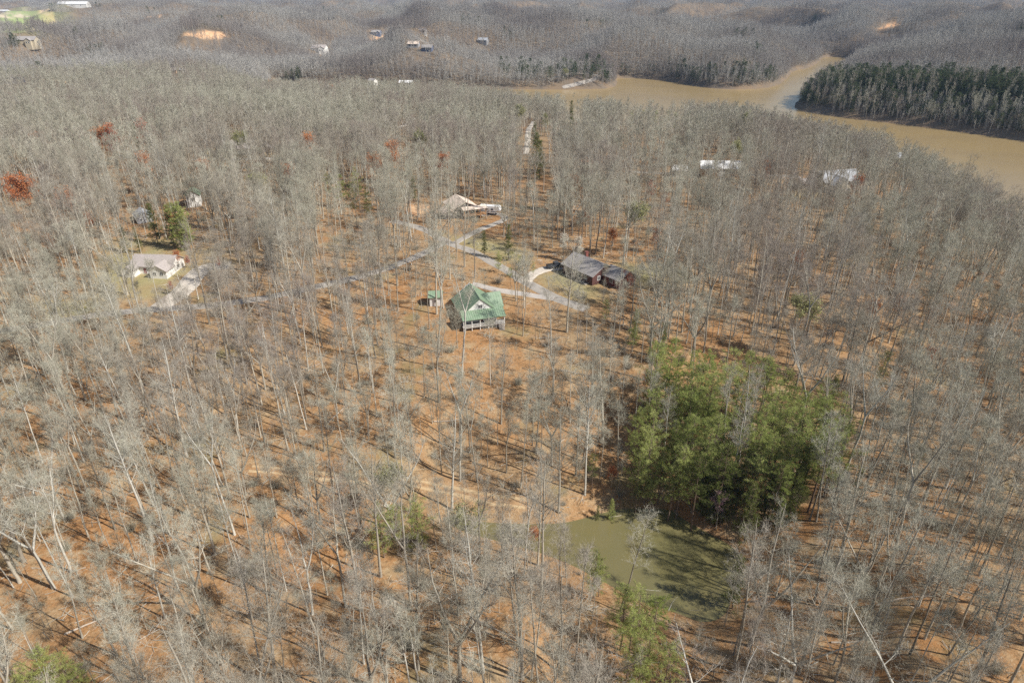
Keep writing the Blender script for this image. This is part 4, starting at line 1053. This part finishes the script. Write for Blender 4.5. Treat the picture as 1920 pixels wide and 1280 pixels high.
# white house on the left
e, T = house(292, 510, 'house', 'white house with brown-grey shingle roof in the grassy clearing', R(-4), dz=.2)
e.scale = (.85, .85, .85)
block(e, T(0, 2.5, 0, R(90)), 9, 15, 2.9, 2.6, M['white_wall'], M['brown_shingle'], .6, wins=[('left', -4.5, .9, 1.2, 1.2), ('left', 0, .9, 1.2, 1.2), ('right', 3, .9, 1.2, 1.2), ('front', 0, .9, 1.2, 1.2)], door=('left', 2.5, 1.0, 2.1, M['door_red']))
block(e, T(4.6, -3.2), 6.2, 5.5, 2.7, 1.9, M['white_wall'], M['brown_shingle'], .5, wins=[('front', -1.2, 1.0, 1.1, 1.1), ('front', 1.3, 1.0, 1.1, 1.1)])
block(e, T(-6.8, -3.4), 4.2, 4.6, 2.4, 1.3, M['white_wall'], M['brown_shingle'], .4, wins=[('front', 0, 1.0, 1.2, 1.1)])
# hut and grey building behind the cedars
e, T = house(366, 384, 'cabin', 'tall narrow white cabin with green roof right of the dark cedars', R(20), 'cabin')
block(e, T(), 5, 6, 4.6, 1.8, M['white_wall'], M['green_metal'], .4, ribs=.6, wins=[('front', 0, 2.4, 1.4, 1.2), ('right', 0, 2.4, 1.2, 1.2)])
e, T = house(270, 412, 'house', 'grey-roofed building half hidden left of the dark cedars', R(35))
e.scale = (.7, .7, .7)
block(e, T(), 8, 11, 3, 2.4, M['grey_wall'], M['silver_roof'], .5, wins=std_wins(11, 8))
# right-hand group
e, T = house(1348, 325, 'barn', 'long barn with bright white metal roof beyond the trees', R(-3), 'barn')
block(e, T(0, 0, 0, R(90)), 10, 19, 3.4, 2.4, M['timber'], M['white_metal'], .5, ribs=1, wins=[('left', -5, 1, 1.4, 1.2), ('left', 5, 1, 1.4, 1.2)], door=('left', 0, 3, 2.6, M['trim']))
e, T = house(1275, 328, 'shed', 'small white-roofed shed left of the long white barn', R(-8), 'shed')
block(e, T(0, 0, 0, R(90)), 6, 7.5, 2.8, 1.7, M['grey_wall'], M['white_metal'], .4, ribs=1, wins=[('left', 0, 1, 1.2, 1.0)])
e, T = house(1568, 356, 'house', 'large house with silver-grey hipped roofs and tan walls', R(12), dz=.5)
block(e, T(0, 2, 0, R(90)), 11, 18, 4.4, 3.4, M['tan_wall'], M['silver_roof'], .7, wins=[('left', -6, 1, 1.5, 1.4), ('left', -2, 1, 1.5, 1.4), ('left', 3, 2.4, 1.5, 1.4), ('front', 0, 1, 1.4, 1.4), ('back', 0, 1, 1.4, 1.4)])
block(e, T(-3, -5), 8, 8, 3.8, 2.8, M['tan_wall'], M['silver_roof'], .6, wins=[('front', -2, 1, 1.6, 1.5), ('front', 2, 1, 1.6, 1.5), ('left', 0, 1, 1.4, 1.4)])
block(e, T(8.5, -3.5), 6, 7, 3.2, 2.2, M['tan_wall'], M['silver_roof'], .6, wins=[('front', 0, 1, 2.2, 1.5), ('right', 0, 1, 1.4, 1.4)])
e, T = house(1517, 352, 'garage', 'low beige garage left of the silver-roofed house', R(8), 'garage')
block(e, T(0, 0, 0, R(90)), 7, 11, 2.6, 1.6, M['tan_wall'], M['brown_shingle'], .4, wins=[('left', 3.6, 1, 1, .9)], door=('left', -2, 3.0, 2.2, M['trim']))
e, T = house(1668, 305, 'house', 'grey-roofed house near the brown lake shore', R(20))
block(e, T(0, 0, 0, R(90)), 10, 15, 3.6, 2.8, M['brick'], M['silver_roof'], .6, wins=[('left', -4, 1, 1.4, 1.4), ('left', 3, 1, 1.4, 1.4)])
e, T = house(1692, 300, 'shed', 'small shed with white roof beside the lake shore house', R(30), 'shed')
block(e, T(), 5, 7, 2.8, 1.4, M['tan_wall'], M['white_metal'], .4, wins=[('front', 0, 1, 1.2, 1.0)])
e, T = house(458, 286, 'house', 'dark-roofed brown house in the woods at the middle left', R(10))
block(e, T(-3, 0, 0, R(90)), 10, 17, 3.2, 3.2, M['dark_wall'], M['brown_shingle'], .6, wins=[('left', -4, 1, 1.6, 1.4), ('left', 4, 1, 1.6, 1.4)])
block(e, T(11.5, -2), 6, 6.5, 2.6, 2.2, M['tan_wall'], M['grey_shingle'], .5, wins=[('front', 0, 1, 1.2, 1.1)])
rw = MB(); rw.box(-24, 24, -9.4, -9.0, -2, .55)
rx, ry, rz_ = G(458, 292); o = moved(rw, xf(rx, ry, rz_, R(6))).build('garden_wall', M['trim']); tag(o, 'long low pale wall in front of the dark-roofed brown house', 'wall')
# far houses: (px, py, w, d, h, rise, wall, roof, rz, label, wing)
FH = [
 (600, 98, 17, 24, 7.0, 4.5, 'white_wall', 'brown_shingle', 84, 'big white lakeside house with blue-shaded porch on the far hill', 1),
 (706, 66, 13, 20, 6.0, 4.0, 'blue_wall', 'grey_shingle', 80, 'dark slate-blue house above a bare tan slope on the far hill', 1),
 (54, 84, 14, 26, 6.5, 4.0, 'tan_wall', 'grey_shingle', 92, 'two-storey tan house with grey roof at the far upper-left hillside', 1),
 (776, 88, 9, 15, 4.0, 3.0, 'grey_wall', 'tan_roof', 80, 'small tan-roofed house on the left of the far road', 0),
 (802, 95, 9, 14, 4.0, 3.0, 'blue_wall', 'grey_shingle', 75, 'small grey-roofed house just below the far road bend', 0),
 (792, 62, 8, 12, 4.0, 2.6, 'white_wall', 'grey_shingle', 70, 'tiny white house above the far road bend', 0),
 (325, 137, 9, 13, 3.4, 2.8, 'timber', 'brown_shingle', 80, 'small brown cabin below the bare orange knoll', 0),
 (341, 136, 5, 6, 3.0, 1.6, 'white_wall', 'white_metal', 80, 'little white outbuilding right of the brown cabin', 0),
 (906, 80, 10, 16, 4.0, 3.4, 'grey_wall', 'silver_roof', 70, 'grey house half sunk in the trees of the far slope', 0),
 (8, 24, 20, 45, 6.0, 5.0, 'white_wall', 'white_metal', 80, 'white farm building at the edge of the pale green field', 0),
 (140, 13, 24, 80, 7.0, 6.0, 'white_wall', 'white_metal', 92, 'very long white building near the horizon at the far left', 0),
 (20, 156, 13, 20, 5.0, 3.6, 'blue_wall', 'grey_shingle', 85, 'dark blue-grey house at the far left edge beside a dirt lane', 1),
 (624, 169, 9, 16, 3.6, 2.6, 'grey_wall', 'silver_roof', 85, 'grey-roofed cabin, leftmost of the row by the hidden inlet', 0),
 (650, 167, 8, 14, 3.6, 2.4, 'tan_wall', 'grey_shingle', 88, 'tan cabin second in the row by the hidden inlet', 0),
 (700, 163, 7, 9, 7.5, 2.2, 'white_wall', 'grey_shingle', 60, 'tall white cabin in the middle of the inlet row', 0),
 (731, 171, 9, 13, 3.6, 2.6, 'dark_wall', 'grey_shingle', 80, 'dark cabin lowest in the inlet row', 0),
 (762, 161, 8, 16, 4.0, 2.2, 'white_wall', 'white_metal', 85, 'white-roofed cabin, rightmost of the inlet row', 0)]
for (a, b_, w, d, h, rh, wm, rm, rz, lab, wing) in FH:
    e, T = house(a, b_, 'house' if 'house' in lab else 'cabin' if 'cabin' in lab else 'farm_building', lab, R(0), 'house' if 'house' in lab else 'cabin' if 'cabin' in lab else 'building')
    block(e, T(0, 0, 0, R(rz)), w, d, h, rh, M[wm], M[rm], .7, base=-6, wins=[('left', -d*.3, h*.35, 2.0, 1.8), ('left', 0, h*.35, 2.0, 1.8), ('left', d*.3, h*.35, 2.0, 1.8), ('front', 0, h*.35, 1.6, 1.6)])
    if wing: block(e, T(d*.22, -w*.42, 0, 0), w*.6, w*.55, h*.92, rh*.7, M[wm], M[rm], .6, base=-6, wins=[('front', -w*.12, h*.35, 1.6, 2.4), ('front', w*.12, h*.35, 1.6, 2.4)])

# ------------------------------------------------------------------ vehicles
def wheels(root, xs, ys, r, wd):
    for x_ in xs:
        for y_ in ys:
            t_ = MB(); t_.cyl(x_, r, y_-wd/2, y_+wd/2, r, 16, axis='y'); tw = t_.build('wheel', M['tyre'], root)
            t_ = MB(); t_.cyl(x_, r, y_-wd/2-.01, y_+wd/2+.01, r*.55, 12, axis='y'); t_.build('rim', M['steel'], tw)
M['car_paint'] = simple('charcoal_paint', (.05,.055,.065), (.06,.065,.075), 1, .25, .6)
M['white_paint'] = simple('white_gelcoat', (.82,.82,.80), (.78,.78,.77), .6, .35, .5)
M['grey_stripe'] = simple('grey_stripe', (.25,.25,.27), None, 1, .4)
x, y, z = G(1041, 502); e = empty('pickup_truck', (x, y, z+.12), R(20)); tag(e, 'dark charcoal pickup truck parked on the pale concrete driveway', 'pickup truck')
b = MB(); b.prism([(-2.8,.45),(2.75,.45),(2.8,.9),(2.65,1.12),(1.55,1.2),(-2.8,1.2)], -.95, .95)
b.v = [(p[0], p[1], p[2]) for p in b.v]; b.build('body', M['car_paint'], e, .05)
b = MB(); b.prism([(-.6,1.2),(1.6,1.2),(.95,1.85),(-.5,1.87)], -.86, .86); cab = b.build('cab', M['car_paint'], e, .05)
b = MB(); b.prism([(-.45,1.27),(1.3,1.27),(.85,1.75),(-.42,1.77)], -.87, .87); b.build('window', M['glass'], cab)
b = MB(); b.box(-2.7, -.75, -.8, .8, 1.19, 1.24); b.build('bed_cover', M['tyre'], e)
for s_ in (-1, 1): b = MB(); b.box(2.72, 2.83, s_*.62-.18, s_*.62+.18, .8, .98); b.build('headlight', M['glass'], e)
wheels(e, (-1.75, 1.8), (-.86, .86), .40, .26)
x, y, z = G(918, 402); e = empty('camper_trailer', (x, y, z+.1), R(-14)); tag(e, 'long white camper trailer parked right of the tan-roofed house', 'camper')
b = MB(); b.prism([(-3.8,.7),(2.4,.7),(2.5,1.5),(4.4,1.6),(4.55,2.2),(4.2,3.4),(3.6,3.55),(-3.7,3.5),(-3.9,3.2)], -1.22, 1.22); b.build('body', M['white_paint'], e, .12)
b = MB(); b.box(-3.7, 2.6, -1.245, 1.245, 1.25, 1.6); b.build('stripe', M['grey_stripe'], e)
for x_ in (-2.6, -.8, 1.3): b = MB(); b.box(x_-.45, x_+.45, -1.25, 1.25, 2.0, 2.6); b.build('window', M['glass'], e)
b = MB(); b.box(.05, .75, -1.26, -1.2, .8, 2.7); b.build('door', M['trim'], e)
for x_ in (-2.2, 1.6): b = MB(); b.box(x_-.4, x_+.4, -.35, .35, 3.5, 3.78); b.build('roof_unit', M['trim'], e, .05)
wheels(e, (-1.6, -.7), (-1.08, 1.08), .38, .22)

# ------------------------------------------------------------------ fallen logs
LG = [(168,1170,6,35,'pale bark-stripped'), (640,770,8,60,'pale'), (515,1090,7,-30,'grey'), (640,1000,9,-20,'grey'), (760,1140,8,-35,'dark grey'), (300,1010,7,-38,'grey'), (1700,1120,8,-5,'grey'), (1620,1200,9,-8,'pale'),
      (840,790,6,15,'grey'), (1010,760,7,-40,'grey'), (580,690,6,40,'pale'), (1080,700,8,-15,'grey'), (420,820,7,-25,'pale'), (1460,1060,8,25,'pale grey'), (225,860,8,-20,'grey'), (930,1180,7,-30,'brown-grey')]
for i, (a, b_, L_, rz, lk) in enumerate(LG):
    x, y, z = G(a, b_); g_ = np.random.default_rng(1200+i); A = Acc(); r_ = g_.uniform(.13, .2)
    ca, sa = math.cos(R(rz)), math.sin(R(rz)); n = 6; tt = np.linspace(-.5, .5, n)*L_
    px_ = x+tt*ca+g_.normal(size=n)*.06; py_ = y+tt*sa+g_.normal(size=n)*.06; pz_ = height(px_, py_)+r_*.9
    pl = np.stack([px_, py_, pz_], 1); tube(A, pl, r_*(1-.6*np.linspace(0, 1, n)), 8)
    for q_ in range(6):
        p_, d_ = along(pl, [g_.uniform(.4, .98)]); dd = unit(d_[0]+g_.normal(size=3)*.6+np.array([0,0,.45])); tube(A, limb(g_, p_[0], dd, g_.uniform(.8, 2.2), 3, -.1, .15), r_*.3*np.array([1,.7,.4,.15]), 4)
    V_, F_ = A.arrays(); o0 = np.array([x, y, z]); o = put('fallen_log', meshof('fallen_log', (V_-o0, F_), M['log'], True)); o.location = (x, y, z)
    tag(o, unique_label(lk+' fallen log', x, y, z), 'fallen log', 'fallen logs on the leaf litter')

# ------------------------------------------------------------------ air
hm = bpy.data.materials.new('haze'); hm.use_nodes = True; t = hm.node_tree; t.nodes.clear()
pv = t.nodes.new('ShaderNodeVolumePrincipled'); pv.inputs['Color'].default_value = (.50, .70, 1.0, 1); pv.inputs['Density'].default_value = 6e-5
pv.inputs['Anisotropy'].default_value = 0.0
ou = t.nodes.new('ShaderNodeOutputMaterial'); t.links.new(pv.outputs[0], ou.inputs['Volume'])
zmin = float(V[:, 2].min())-1; zmax = max(float(V[:, 2].max())+32, CZ+6)
b = MB(); b.box(-9800, 9800, -9800, 9800, zmin, zmax); o = b.build('haze', hm); tag(o, 'thin blue haze over the distant hills', kind='stuff')
